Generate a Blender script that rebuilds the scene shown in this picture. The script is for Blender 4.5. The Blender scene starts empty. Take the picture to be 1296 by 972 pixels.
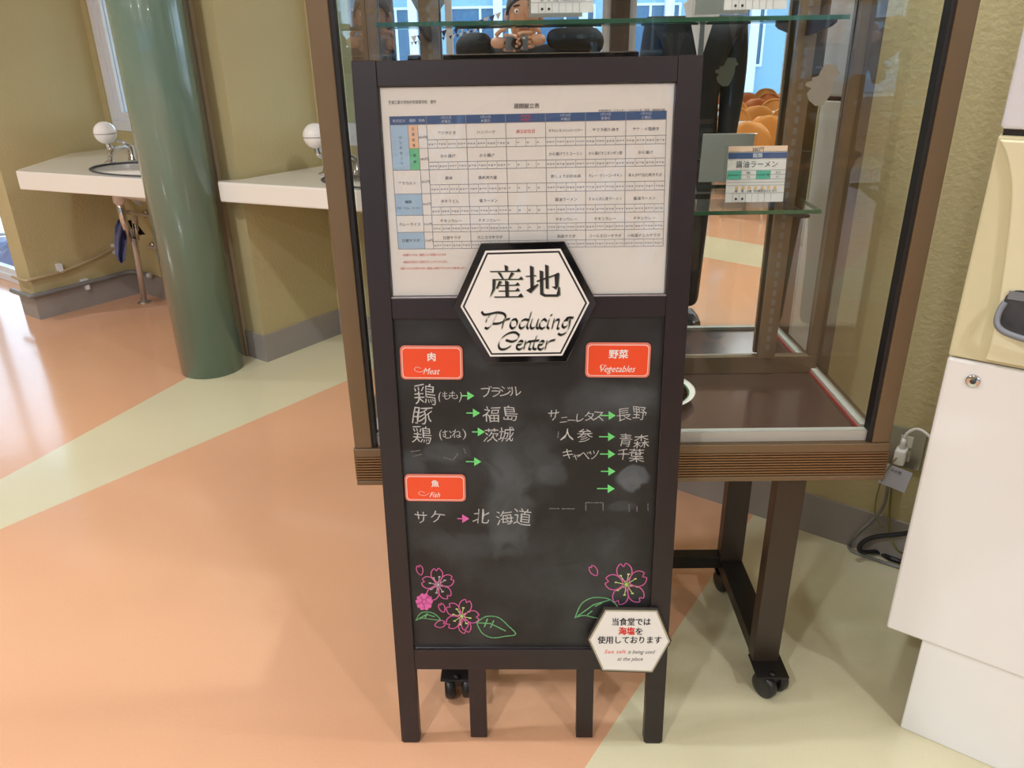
import bpy, bmesh, math, random
from mathutils import Vector, Matrix
random.seed(7)
SC = bpy.context.scene
COL = SC.collection
# ---------------------------------------------------------------- camera
EYE = 1.45
FPX, PITCH, ROLL = 988.8, 0.4208, 0.0171
_F = Vector((0, math.cos(PITCH), -math.sin(PITCH)))
_U0 = Vector((0, math.sin(PITCH), math.cos(PITCH)))
_R0 = Vector((1, 0, 0))
_R = _R0*math.cos(ROLL) - _U0*math.sin(ROLL)
_U = _U0*math.cos(ROLL) + _R0*math.sin(ROLL)
cd = bpy.data.cameras.new('camera'); cd.sensor_width = 36; cd.lens = FPX/1296*36
cd.clip_start = 0.02; cd.clip_end = 200
cam = bpy.data.objects.new('camera', cd); COL.objects.link(cam)
cam.matrix_world = Matrix(((_R.x, _U.x, -_F.x, 0), (_R.y, _U.y, -_F.y, 0), (_R.z, _U.z, -_F.z, EYE), (0, 0, 0, 1)))
SC.camera = cam
# ---------------------------------------------------------------- sky, exposure
W = bpy.data.worlds.new('sky'); SC.world = W; W.use_nodes = True
bg = W.node_tree.nodes['Background']
bg.inputs['Color'].default_value = (0.70, 0.85, 1.0, 1); bg.inputs['Strength'].default_value = 3.7
SC.view_settings.view_transform = 'Standard'; SC.view_settings.look = 'None'
SC.view_settings.exposure = 0.10; SC.view_settings.gamma = 1; SC.view_settings.use_curve_mapping = False
SC.cycles.transparent_max_bounces = 40; SC.cycles.max_bounces = 10; SC.cycles.glossy_bounces = 7; SC.cycles.diffuse_bounces = 4
SC.cycles.sample_clamp_indirect = 6.0
CEIL = 2.9
# ceiling lamps: x, y, watts (each lamp's light is made by its builder below)
LAMPS = [(0.66, 1.50, 26), (-1.9, 1.5, 36), (2.0, -3.1, 40), (-1.2, -0.9, 38), (-4.0, 0.6, 44), (-4.6, 3.6, 34), (1.6, -0.9, 30),
         (4.4, -3.1, 40), (-1.2, -3.4, 40), (-4.0, -3.1, 40), (2.0, -6.2, 40), (4.6, -6.2, 40), (-1.2, -6.2, 40), (-4.0, -6.2, 40)]
LAMP_AT = ['directly above the display cabinet front', 'above the floor left of the board', 'right of centre over the hall, first row', 'just behind the photographer, left side', 'far left level with the board',
           'by the left glazing beyond the basins', 'behind the photographer, right side', 'far right over the hall, first row', 'left of centre over the hall, first row', 'far left over the hall, first row',
           'right of centre near the far glass wall', 'far right near the far glass wall', 'left of centre near the far glass wall', 'far left near the far glass wall']

def at(u, v, y=None, z=None):
    """point of the ray through photo position (u, v) at a given distance y or height z"""
    d = _F*FPX + _R*(u-648) - _U*(v-486)
    t = (y/d.y) if y is not None else (z-EYE)/d.z
    return Vector((d.x*t, d.y*t, EYE+d.z*t))

# ---------------------------------------------------------------- materials
def s2l(c):
    return tuple(((x/255+0.055)/1.055)**2.4 if x > 10 else x/255/12.92 for x in c) + (1,)
_m = {}
def mat(name, col, rough=0.5, metal=0.0, spec=0.5, bump=0, bscale=50, var=0, vscale=8, coat=0, emit=0, lin=False, bdist=0.002):
    if name in _m: return _m[name]
    m = bpy.data.materials.new(name); m.use_nodes = True; _m[name] = m
    nt = m.node_tree; b = nt.nodes['Principled BSDF']; c = col+(1,) if lin else s2l(col)
    b.inputs['Base Color'].default_value = c; b.inputs['Roughness'].default_value = rough
    b.inputs['Metallic'].default_value = metal; b.inputs['Specular IOR Level'].default_value = spec
    b.inputs['Coat Weight'].default_value = coat; b.inputs['Coat Roughness'].default_value = 0.05
    if emit:
        b.inputs['Emission Color'].default_value = c; b.inputs['Emission Strength'].default_value = emit
    tc = nt.nodes.new('ShaderNodeTexCoord')
    if var:
        n = nt.nodes.new('ShaderNodeTexNoise'); n.inputs['Scale'].default_value = vscale; n.inputs['Detail'].default_value = 5
        mx = nt.nodes.new('ShaderNodeMix'); mx.data_type = 'RGBA'
        mx.inputs[6].default_value = tuple(x*(1-var) for x in c[:3])+(1,); mx.inputs[7].default_value = tuple(min(1, x*(1+var)) for x in c[:3])+(1,)
        nt.links.new(tc.outputs['Object'], n.inputs['Vector']); nt.links.new(n.outputs['Fac'], mx.inputs[0]); nt.links.new(mx.outputs[2], b.inputs['Base Color'])
    if bump:
        n = nt.nodes.new('ShaderNodeTexNoise'); n.inputs['Scale'].default_value = bscale; n.inputs['Detail'].default_value = 3
        bp = nt.nodes.new('ShaderNodeBump'); bp.inputs['Strength'].default_value = bump; bp.inputs['Distance'].default_value = bdist
        nt.links.new(tc.outputs['Object'], n.inputs['Vector']); nt.links.new(n.outputs['Fac'], bp.inputs['Height']); nt.links.new(bp.outputs['Normal'], b.inputs['Normal'])
    return m
def glassmat(name, tint=(1, 1, 1), ior=1.5, rough=0.0, bump=0, bscale=6):
    if name in _m: return _m[name]
    m = bpy.data.materials.new(name); m.use_nodes = True; _m[name] = m
    nt = m.node_tree; nt.nodes.clear()
    o = nt.nodes.new('ShaderNodeOutputMaterial'); mx = nt.nodes.new('ShaderNodeMixShader'); fr = nt.nodes.new('ShaderNodeFresnel')
    t = nt.nodes.new('ShaderNodeBsdfTransparent'); g = nt.nodes.new('ShaderNodeBsdfGlossy')
    fr.inputs['IOR'].default_value = ior; t.inputs['Color'].default_value = tuple(tint)+(1,); g.inputs['Roughness'].default_value = rough
    ge = nt.nodes.new('ShaderNodeNewGeometry'); iv = nt.nodes.new('ShaderNodeMath'); iv.operation = 'SUBTRACT'; iv.inputs[0].default_value = 1; nt.links.new(ge.outputs['Backfacing'], iv.inputs[1])
    ml = nt.nodes.new('ShaderNodeMath'); ml.operation = 'MULTIPLY'; nt.links.new(fr.outputs[0], ml.inputs[0]); nt.links.new(iv.outputs[0], ml.inputs[1])
    nt.links.new(ml.outputs[0], mx.inputs[0]); nt.links.new(t.outputs[0], mx.inputs[1]); nt.links.new(g.outputs[0], mx.inputs[2]); nt.links.new(mx.outputs[0], o.inputs[0])
    if bump:
        tc = nt.nodes.new('ShaderNodeTexCoord'); n = nt.nodes.new('ShaderNodeTexNoise'); n.inputs['Scale'].default_value = bscale
        bp = nt.nodes.new('ShaderNodeBump'); bp.inputs['Strength'].default_value = bump; bp.inputs['Distance'].default_value = 0.01
        nt.links.new(tc.outputs['Object'], n.inputs['Vector']); nt.links.new(n.outputs['Fac'], bp.inputs['Height']); nt.links.new(bp.outputs['Normal'], g.inputs['Normal'])
    return m

WALL = mat('yellow_plaster', (184, 171, 126), 0.75, bump=0.55, bscale=70, var=0.05, vscale=3, bdist=0.004)
BASE = mat('grey_vinyl_base', (150, 144, 138), 0.5, var=0.04)
CEILM = mat('ceiling_white', (222, 220, 214), 0.9)
GREEN = mat('green_paint', (106, 130, 116), 0.22, coat=0.6, var=0.06, vscale=5)
FRAMEW = mat('white_aluminium', (222, 226, 232), 0.35)
BRONZE = mat('bronze_anodised', (118, 99, 74), 0.42, metal=0.4, var=0.05, vscale=20)
BRONZED = mat('dark_bronze', (62, 44, 32), 0.45, metal=0.4)
GASKET = mat('black_gasket', (22, 20, 22), 0.5)
BROWN = mat('brown_laminate', (66, 50, 44), 0.16, coat=0.3, var=0.08, vscale=9)
CHANNEL = mat('grey_channel', (178, 176, 166), 0.5)
SIGNW = mat('wenge_wood', (33, 24, 27), 0.38, var=0.2, vscale=26, bump=0.05, bscale=90)
PAPER = mat('paper_white', (222, 220, 214), 0.6)
PORC = mat('porcelain', (236, 232, 222), 0.18, coat=0.5)
CHROME = mat('chrome', (210, 212, 215), 0.12, metal=1.0)
STEELD = mat('worn_steel_pipe', (205, 196, 188), 0.35, metal=0.5)
BLACK = mat('black_plastic', (24, 24, 25), 0.35)
BLACKM = mat('black_steel', (30, 26, 24), 0.4, metal=0.3)
MIRROR = mat('mirror_silver', (232, 236, 234), 0.0, metal=1.0)
GLASS = glassmat('clear_glass', (0.975, 0.985, 0.978), 1.5)
GLASSG = glassmat('green_glass_face', (0.93, 0.965, 0.945), 1.5)
GLASSE = mat('green_glass_edge', (58, 98, 70), 0.15, coat=0.4)
WINGL = glassmat('window_glass', (0.92, 0.97, 1.0), 1.45)
ACRY = glassmat('acrylic_clear', (0.985, 0.985, 0.985), 1.48, bump=1.0, bscale=4)
WHITEP = mat('white_enamel', (232, 232, 230), 0.35, var=0.015, vscale=3)
BEIGEP = mat('beige_plastic', (212, 206, 168), 0.4)
GREYP = mat('grey_plastic', (120, 124, 130), 0.4)
DARKG = mat('dark_grey_plastic', (62, 64, 68), 0.45)
WOODC = mat('maple_plywood', (206, 140, 70), 0.35, var=0.08, vscale=6)
WOODD = mat('red_plywood', (176, 100, 56), 0.35, var=0.08, vscale=6)
TABLET = mat('table_white', (214, 210, 198), 0.3)
INK = mat('ink_black', (34, 34, 38), 0.7)
INKG = mat('ink_grey', (140, 140, 144), 0.7); INKM = mat('ink_mid', (92, 92, 98), 0.7)
INKR = mat('ink_red', (205, 70, 70), 0.7)
NAVY = mat('ink_navy', (62, 88, 132), 0.6)
PBLUE = mat('print_pale_blue', (158, 186, 208), 0.6)
PORANGE = mat('print_orange', (226, 184, 146), 0.6)
PGREEN = mat('print_green', (104, 188, 138), 0.6)
PTEAL = mat('print_teal', (84, 178, 152), 0.6)
WHITEI = mat('ink_white', (236, 234, 230), 0.6)
ORANGE = mat('orange_magnet', (236, 78, 36), 0.32, var=0.03)
ORANGEL = mat('orange_magnet_rim', (226, 128, 108), 0.35)
SKIN = mat('skin', (200, 150, 120), 0.5)
HAIR = mat('hair_black', (24, 20, 20), 0.5)
CLOTHB = mat('black_cloth', (22, 24, 26), 0.8)
SUIT = mat('dark_suit', (20, 26, 30), 0.75)
SHIRT = mat('white_shirt', (226, 226, 232), 0.7)

def chalkmat(name, col, thr=0.42):
    m = bpy.data.materials.new(name); m.use_nodes = True
    nt = m.node_tree; b = nt.nodes['Principled BSDF']; b.inputs['Base Color'].default_value = s2l(col); b.inputs['Roughness'].default_value = 0.95
    tc = nt.nodes.new('ShaderNodeTexCoord'); n = nt.nodes.new('ShaderNodeTexNoise'); n.inputs['Scale'].default_value = 420; n.inputs['Detail'].default_value = 2
    r = nt.nodes.new('ShaderNodeMapRange'); r.inputs[1].default_value = thr-0.12; r.inputs[2].default_value = thr+0.06; r.inputs[3].default_value = 0.35; r.inputs[4].default_value = 1
    nt.links.new(tc.outputs['Object'], n.inputs['Vector']); nt.links.new(n.outputs['Fac'], r.inputs[0]); nt.links.new(r.outputs[0], b.inputs['Alpha'])
    return m
CHW = chalkmat('chalk_white', (196, 198, 196)); CHG = chalkmat('chalk_green', (120, 226, 130), 0.36)
CHP = chalkmat('chalk_pink', (226, 110, 178), 0.38); CHL = chalkmat('chalk_leaf_green', (116, 190, 128)); CHF = chalkmat('chalk_faint', (118, 122, 122), 0.5)
CHY = chalkmat('chalk_yellow_green', (206, 228, 140), 0.36)

# ---------------------------------------------------------------- mesh helpers
class MB:
    def __init__(s): s.v = []; s.f = []; s.sm = []
    def add(s, vs, fs, smooth=False, M=None):
        k = len(s.v)
        s.v += [tuple(M @ Vector(p)) if M else tuple(p) for p in vs]
        s.f += [tuple(i+k for i in f) for f in fs]; s.sm += [smooth]*len(fs)
        return s
    def box(s, x0, x1, y0, y1, z0, z1, M=None):
        return s.add([(x0,y0,z0),(x1,y0,z0),(x1,y1,z0),(x0,y1,z0),(x0,y0,z1),(x1,y0,z1),(x1,y1,z1),(x0,y1,z1)],
                     [(0,3,2,1),(4,5,6,7),(0,1,5,4),(1,2,6,5),(2,3,7,6),(3,0,4,7)], M=M)
    def prism(s, pts, z0, z1, M=None):
        """pts counter-clockwise in xy, extruded in z"""
        n = len(pts)
        return s.add([(x,y,z0) for x,y in pts]+[(x,y,z1) for x,y in pts],
              [tuple(range(n-1,-1,-1)), tuple(range(n,2*n))]+[(i,(i+1)%n,n+(i+1)%n,n+i) for i in range(n)], M=M)
    def plate(s, pts, y0, y1, M=None):
        """outline in local x,z; depth in y"""
        n = len(pts)
        return s.add([(x,y0,z) for x,z in pts]+[(x,y1,z) for x,z in pts],
              [tuple(range(n)), tuple(range(2*n-1,n-1,-1))]+[(i,n+i,n+(i+1)%n,(i+1)%n) for i in range(n)], M=M)
    def tube(s, path, r, n=10, M=None, closed=False):
        path = [Vector(p) for p in path]; m = len(path); vs = []; fs = []
        rr = r if isinstance(r, (list, tuple)) else [r]*m
        prev = None
        for i, p in enumerate(path):
            a = path[(i-1) % m] if closed else path[max(i-1, 0)]
            b = path[(i+1) % m] if closed else path[min(i+1, m-1)]
            t = (b-a).normalized()
            ref = prev if prev is not None else (Vector((0,0,1)) if abs(t.z) < 0.9 else Vector((1,0,0)))
            u = (ref - t*ref.dot(t)).normalized(); w = t.cross(u); prev = u
            vs += [tuple(p + u*math.cos(2*math.pi*k/n)*rr[i] + w*math.sin(2*math.pi*k/n)*rr[i]) for k in range(n)]
        for i in range(m if closed else m-1):
            j = (i+1) % m
            fs += [(i*n+k, i*n+(k+1)%n, j*n+(k+1)%n, j*n+k) for k in range(n)]
        if not closed: fs += [tuple(range(n-1,-1,-1)), tuple(range((m-1)*n, m*n))]
        return s.add(vs, fs, True, M)
    def lathe(s, prof, n=24, M=None, sx=1, sy=1):
        """prof list of (r, z)"""
        vs = []; fs = []; m = len(prof)
        for r, z in prof: vs += [(r*sx*math.cos(2*math.pi*k/n), r*sy*math.sin(2*math.pi*k/n), z) for k in range(n)]
        for i in range(m-1): fs += [(i*n+k, i*n+(k+1)%n, (i+1)*n+(k+1)%n, (i+1)*n+k) for k in range(n)]
        fs += [tuple(range(n-1,-1,-1)), tuple(range((m-1)*n, m*n))]
        return s.add(vs, fs, True, M)
    def ball(s, c, r, n=16, sx=1, sy=1, sz=1, M=None):
        pr = [(max(1e-4, r*math.sin(math.pi*i/(n//2))), -r*math.cos(math.pi*i/(n//2))*sz) for i in range(n//2+1)]
        T = Matrix.Translation(c)
        return s.lathe(pr, n, (M @ T) if M else T, sx, sy)
    def build(s, name, m, parent=None, label=None, mw=None, bevel=0, stuff=False):
        me = bpy.data.meshes.new(name); me.from_pydata(s.v, [], s.f); me.update()
        me.polygons.foreach_set('use_smooth', s.sm)
        for mm in (m if isinstance(m, (list, tuple)) else [m]): me.materials.append(mm)
        o = bpy.data.objects.new(name, me); COL.objects.link(o)
        if parent: o.parent = parent
        if mw is not None: o.matrix_world = mw
        if bevel:
            b = o.modifiers.new('bevel', 'BEVEL'); b.width = bevel; b.segments = 2; b.limit_method = 'ANGLE'; b.angle_limit = 0.9
            b.harden_normals = False
        if label: o['label'] = label
        if stuff: o['kind'] = 'stuff'
        return o
def tag(o, label, cat, group=None):
    o['label'] = label; o['category'] = cat
    if group: o['group'] = group
    return o
def thing(name, label, cat, loc=(0,0,0), rotz=0, group=None, mw=None):
    o = bpy.data.objects.new(name, None); COL.objects.link(o); o.empty_display_size = 0.1
    o.location = loc; o.rotation_euler = (0,0,rotz)
    if mw is not None: o.matrix_world = mw
    return tag(o, label, cat, group)
def struct(o): o['kind'] = 'structure'; return o
def boxo(name, m, parent, x0,x1,y0,y1,z0,z1, bevel=0, label=None, mw=None):
    return MB().box(x0,x1,y0,y1,z0,z1).build(name, m, parent, label, mw, bevel)
def Mxy(x, y, ang, z=0): return Matrix.Translation((x,y,z)) @ Matrix.Rotation(ang, 4, 'Z')
def origin_to(o, p):
    """put the origin of an unparented mesh at p, leaving its vertices where they are"""
    p = Vector(p); o.data.transform(Matrix.Translation(-p)); o.location = p; return o

# text as flat mesh: list of 2-D verts and faces with the glyph about the origin, height 1 em
_tc = {}
def glyph(body, res=3, off=0.0):
    k = (body, res, off)
    if k not in _tc:
        cu = bpy.data.curves.new('t', 'FONT'); cu.body = body; cu.resolution_u = res; cu.offset = off; cu.align_x = 'CENTER'
        o = bpy.data.objects.new('t', cu); COL.objects.link(o); bpy.context.view_layer.update()
        me = bpy.data.meshes.new_from_object(o.evaluated_get(bpy.context.evaluated_depsgraph_get()))
        vs = [(v.co.x, v.co.y-0.34) for v in me.vertices]; fs = [tuple(p.vertices) for p in me.polygons]
        bpy.data.objects.remove(o); bpy.data.curves.remove(cu); bpy.data.meshes.remove(me)
        _tc[k] = (vs, fs)
    return _tc[k]
def put_text(mb, body, x, z, size, y, rot=0, sx=1, shear=0, wob=0, res=3, off=0.0, fit=None, bold=0):
    """flat lettering facing -y in local x,z"""
    vs, fs = glyph(body, res, off)
    if not vs: return
    if fit: 
        w = max(v[0] for v in vs)-min(v[0] for v in vs); sx = fit/(w*size)
    c, s_ = math.cos(rot), math.sin(rot); ph = random.random()*6; out = []
    for a, b in vs:
        a, b = a*size*sx + b*size*shear, b*size
        if wob: a += math.sin(b/size*5+ph)*wob*size; b += math.sin(a/size*4+ph*2)*wob*size
        out.append((x+a*c-b*s_, y, z+a*s_+b*c))
    mb.add(out, fs)
    if bold:
        for i_, (dx, dz) in enumerate(((bold*size, 0), (0, bold*size*.7), (bold*size, bold*size*.7))): mb.add([(a+dx, b-.0001*(i_+1), c_+dz) for a, b, c_ in out], fs)
def ribbon(mb, pts, w, y, nib=None):
    """pen stroke in x,z with width w, or swept by a nib of angle nib"""
    n = len(pts)
    for i in range(n-1):
        (x0,z0),(x1,z1) = pts[i], pts[i+1]
        L = math.hypot(x1-x0, z1-z0) or 1e-9
        if nib is None:
            px, pz = -(z1-z0)/L*w/2, (x1-x0)/L*w/2; ex, ez = (x1-x0)/L*w*.3, (z1-z0)/L*w*.3
        else:
            px, pz = math.cos(nib)*w/2, math.sin(nib)*w/2; ex, ez = (x1-x0)/L*w*.1, (z1-z0)/L*w*.1
        q = [(x0-px-ex,y,z0-pz-ez),(x1-px+ex,y,z1-pz+ez),(x1+px+ex,y,z1+pz+ez),(x0+px-ex,y,z0+pz-ez)]
        mb.add(q, [(0,1,2,3)])
def spline(pts, k=6, closed=False):
    n = len(pts); out = []
    for i in range(n if closed else n-1):
        g = (lambda j: pts[j % n]) if closed else (lambda j: pts[min(max(j,0),n-1)])
        p0,p1,p2,p3 = g(i-1),g(i),g(i+1),g(i+2)
        for j in range(k):
            t = j/k
            out.append(tuple(0.5*((2*p1[d])+(-p0[d]+p2[d])*t+(2*p0[d]-5*p1[d]+4*p2[d]-p3[d])*t*t+(-p0[d]+3*p1[d]-3*p2[d]+p3[d])*t**3) for d in range(len(p1))))
    out.append(pts[0] if closed else pts[-1])
    return out
# ================================================================ the setting
ANG = math.radians(-36.5)
D = Vector((math.cos(ANG), math.sin(ANG), 0)); E2 = Vector((-math.sin(ANG), math.cos(ANG), 0))
def floor_material():
    m = bpy.data.materials.new('terrazzo_vinyl_bands'); m.use_nodes = True; nt = m.node_tree; b = nt.nodes['Principled BSDF']
    tc = nt.nodes.new('ShaderNodeTexCoord'); sp_ = nt.nodes.new('ShaderNodeSeparateXYZ'); nt.links.new(tc.outputs['Object'], sp_.inputs[0])
    def M_(op, a, b_=None):
        n = nt.nodes.new('ShaderNodeMath'); n.operation = op
        for i, x in enumerate((a, b_)):
            if x is None: continue
            if isinstance(x, (int, float)): n.inputs[i].default_value = x
            else: nt.links.new(x, n.inputs[i])
        return n.outputs[0]
    def side(px, py, nx, ny, off=0):   # 1 where (p-p0).n > off
        d = M_('ADD', M_('MULTIPLY', sp_.outputs[0], nx), M_('MULTIPLY', sp_.outputs[1], ny))
        return M_('GREATER_THAN', d, px*nx+py*ny+off)
    r = M_('MULTIPLY', side(.139,1.196,.8307,-.5567), side(.139,1.196,-.8307,.5567,-.80))
    l = M_('MULTIPLY', side(-1.869,2.466,.936,-.352), side(-1.681,2.147,-.785,.619))
    k = M_('MULTIPLY', side(1.39,-2.1,.70,-.71), side(1.39,-2.1,-.70,.71,-.62))
    beige = M_('MAXIMUM', M_('MAXIMUM', r, l), k)
    n = nt.nodes.new('ShaderNodeTexNoise'); n.inputs['Scale'].default_value = 1.6; n.inputs['Detail'].default_value = 6
    n2 = nt.nodes.new('ShaderNodeTexNoise'); n2.inputs['Scale'].default_value = 160
    nt.links.new(tc.outputs['Object'], n.inputs['Vector']); nt.links.new(tc.outputs['Object'], n2.inputs['Vector'])
    def mixc(fac, a, b_):
        x = nt.nodes.new('ShaderNodeMix'); x.data_type = 'RGBA'; nt.links.new(fac, x.inputs[0])
        for i, c in ((6, a), (7, b_)):
            if isinstance(c, tuple): x.inputs[i].default_value = c
            else: nt.links.new(c, x.inputs[i])
        return x.outputs[2]
    og = mixc(n.outputs['Fac'], s2l((213,162,125)), s2l((221,174,139)))
    bg_ = mixc(n.outputs['Fac'], s2l((208,202,166)), s2l((217,211,178)))
    c = mixc(beige, og, bg_)
    fine = nt.nodes.new('ShaderNodeMapRange'); fine.inputs[3].default_value = .96; fine.inputs[4].default_value = 1.04; nt.links.new(n2.outputs['Fac'], fine.inputs[0])
    vm = nt.nodes.new('ShaderNodeVectorMath'); vm.operation = 'SCALE'; nt.links.new(c, vm.inputs[0]); nt.links.new(fine.outputs[0], vm.inputs[3])
    nt.links.new(vm.outputs[0], b.inputs['Base Color'])
    b.inputs['Roughness'].default_value = 0.17; b.inputs['Coat Weight'].default_value = 0.35; b.inputs['Coat Roughness'].default_value = 0.1; b.inputs['Specular IOR Level'].default_value = 0.5
    w = nt.nodes.new('ShaderNodeTexNoise'); w.inputs['Scale'].default_value = 9; w.inputs['Detail'].default_value = 2
    nt.links.new(tc.outputs['Object'], w.inputs['Vector'])
    bp = nt.nodes.new('ShaderNodeBump'); bp.inputs['Strength'].default_value = 0.25; bp.inputs['Distance'].default_value = 0.004
    nt.links.new(w.outputs['Fac'], bp.inputs['Height']); nt.links.new(bp.outputs['Normal'], b.inputs['Normal'])
    return m
struct(MB().box(-7, 7, -11, 8, -0.1, 0).build('floor', floor_material()))
struct(MB().box(-7, 7, -11, 8, CEIL, CEIL+.1).build('ceiling', CEILM))

def seg(name, p, L, t, z0, z1, m, parent=None, y0=0.0, x0=0.0, ang=ANG):
    """wall piece: runs L along the grid direction from p, t thick away from the camera side"""
    return struct(MB().box(x0, L, y0, y0+t, z0, z1).build(name, m, parent, mw=Mxy(p[0], p[1], ang)))
def holed(name, p, L, t, z1, hole, m):
    """wall with one window opening (x0,x1,z0,z1)"""
    a, b, c, d = hole; k = MB(); k.box(0, a, 0, t, 0, z1); k.box(b, L, 0, t, 0, z1); k.box(a, b, 0, t, 0, c); k.box(a, b, 0, t, d, z1)
    return struct(k.build(name, m, mw=Mxy(p[0], p[1], ANG)))
def window(name, p, ang, x0, x1, z0, z1, y, nx, fr=.05, tr=None, m=None, dep=.07):
    """window unit: outer frame, sashes and panes"""
    m = m or FRAMEW
    w = bpy.data.objects.new(name, None); COL.objects.link(w); w.matrix_world = Mxy(p[0], p[1], ang); w['kind'] = 'structure'
    f = MB(); f.box(x0, x1, y, y+dep, z0, z0+fr); f.box(x0, x1, y, y+dep, z1-fr, z1); f.box(x0, x0+fr, y, y+dep, z0+fr, z1-fr); f.box(x1-fr, x1, y, y+dep, z0+fr, z1-fr)
    f.build('window_frame', m, w, bevel=.003)
    W_ = (x1-x0-2*fr)/nx
    for i in range(nx):
        a = x0+fr+i*W_; s = MB(); q = fr*.8
        zs = [z0+fr, z1-fr] if tr is None else [z0+fr, tr, z1-fr]
        s.box(a, a+q, y+.015, y+dep-.015, z0+fr, z1-fr); s.box(a+W_-q, a+W_, y+.015, y+dep-.015, z0+fr, z1-fr)
        for z in zs: s.box(a+q, a+W_-q, y+.015, y+dep-.015, z-(q/2 if z in (tr,) else 0 if z == zs[0] else q), z+(q/2 if z in (tr,) else q if z == zs[0] else 0))
        so = s.build('sash', m, w)
        for j in range(len(zs)-1):
            MB().box(a+q, a+W_-q, y+dep/2-.003, y+dep/2+.003, zs[j]+q, zs[j+1]-q).build('pane', WINGL, so)
    return w
H_ = CEIL
# right wall, in front of which the cabinet and the white machine stand
RW = Vector((-.2, 0, 0)); RW.y = (2.206-.595*RW.x)/.803
seg('wall_right', RW, 7.4, .15, 0, H_, WALL)
seg('baseboard_right', RW, 7.4, .008, 0, .135, BASE, y0=-.008)
C1 = Vector((-2.694, 4.265, 0)); I1 = C1 + E2*.62; C2 = Vector((-1.2, 3.566, 0)); I2 = C2 + E2*.48
FW = .17
# partition fins: fin 1 at far left, fin 2 beside the green column
for nm, C_, dep in (('wall_fin_left', C1, .9), ('wall_fin_middle', C2, .85)):
    o = struct(MB().box(-FW, 0, 0, dep, 0, H_).build(nm, WALL, mw=Mxy(C_.x, C_.y, ANG)))
for nm, C_, dl in (('baseboard_left', C1, .615), ('baseboard_middle', C2, .475)):
    k = MB(); k.box(-FW-.012, .012, -.012, 0, 0, .135); k.box(0, .012, 0, dl, 0, .135); k.box(-FW-.012, -FW, 0, .6, 0, .135)
    struct(k.build(nm, BASE, mw=Mxy(C_.x, C_.y, ANG)))
struct(MB().box(-FW-.02, -FW+.035, -.02, -.0005, 0, H_).build('trim_1', mat('grey_brown_strip', (160,146,122), .5), mw=Mxy(C2.x, C2.y, ANG)))  # thin grey-brown strip, darker than the fin, floor to ceiling at its left edge
L1 = 1.45
holed('wall_niche_left', I1, L1, .15, H_, (.05, 1.22, .98, 2.45), WALL)
seg('baseboard_niche_left', I1, L1-.02, .012, 0, .135, BASE, y0=-.012, x0=.012)
window('window_1', (I1.x, I1.y), ANG, .05, 1.22, .98, 2.45, .01, 2, .055)
holed('wall_niche_right', I2, 1.6, .15, H_, (.04, 1.25, .98, 2.45), WALL)
seg('baseboard_niche_right', I2, 1.35, .012, 0, .135, BASE, y0=-.012, x0=.012)
window('window_2', (I2.x, I2.y), ANG, .04, 1.25, .98, 2.45, .01, 2, .055)
# return closing niche 2 against the right wall
struct(MB().box(0, .12, 0, .75, 0, H_).build('wall_return', WALL, mw=Mxy(RW.x-.0, RW.y+.0, ANG)))
# glazed front left of the left fin
PL = C1 - D*(FW+4.0) + E2*.25
struct(MB().box(0, 4.0, 0, .12, 2.5, H_).build('wall_lintel_left', WALL, mw=Mxy(PL.x, PL.y, ANG)))
window('window_3', (PL.x, PL.y), ANG, 0, 4.0, .0, 2.5, .0, 3, .05)
struct(MB().box(-7.05, -6.9, -10.6, 8, 0, H_).build('wall_left', WALL))
struct(MB().box(5.7, 5.85, -10.6, -1.2, 0, H_).build('wall_east', WALL))
struct(MB().box(-6.9, 5.7, -10.62, -10.5, 0, .5).build('wall_rear', mat('sill_white', (214,214,210), .6)))
struct(MB().box(-6.9, 5.7, -10.62, -10.5, 2.6, H_).build('wall_rear_lintel', mat('sill_white', (214,214,210), .6)))
window('window_4', (0, -10.6), 0, -6.9, -2.9, .5, 2.6, 0, 3, .07, 1.82, dep=.08)
window('window_5', (0, -10.6), 0, -2.6, 1.4, .5, 2.6, 0, 3, .07, 1.82, dep=.08)
window('window_6', (0, -10.6), 0, 1.7, 5.7, .5, 2.6, 0, 3, .07, 1.82, dep=.08)
for i, x in enumerate((-2.9, 1.4)):
    struct(MB().box(x, x+.3, -10.62, -10.38, .5, 2.6).build('trim_%d' % (i+2), mat('dark_brown_column', (84,70,60), .5)))
# ---------------------------------------------------------------- outside
g = MB().box(-60, 60, -60, 60, -.5, -.12).build('ground', mat('pale_concrete', (190,192,190), .9, var=.06, vscale=.6)); g['kind'] = 'structure'
bm_ = thing('school_building', 'pale blue building with rows of windows seen through the far glass wall', 'building', (0, -26, 0))
k = MB(); k.box(-22, 22, -8, 0, -.1, 11); k.build('facade', mat('pale_blue_facade', (142,178,204), .7, var=.04), bm_)
FB = mat('dark_blue_window', (70,104,138), .15); 
for r in range(3):
    for i in range(14):
        x = -20+i*2.9
        f = MB(); z = .9+r*3.4
        for a in (0, 1.0, 2.0): f.box(x+a, x+a+.08, -.0, .08, z, z+1.9)
        f.box(x, x+2.08, 0, .08, z-.08, z); f.box(x, x+2.08, 0, .08, z+1.9, z+1.98)
        w = f.build('window', FRAMEW, bm_); MB().box(x+.08, x+2.0, .005, .03, z, z+1.9).build('pane', FB, w)
for i in range(15): MB().box(-21.4+i*2.9, -21.1+i*2.9, 0, .35, 0, 11).build('pilaster', FRAMEW, bm_)
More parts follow.
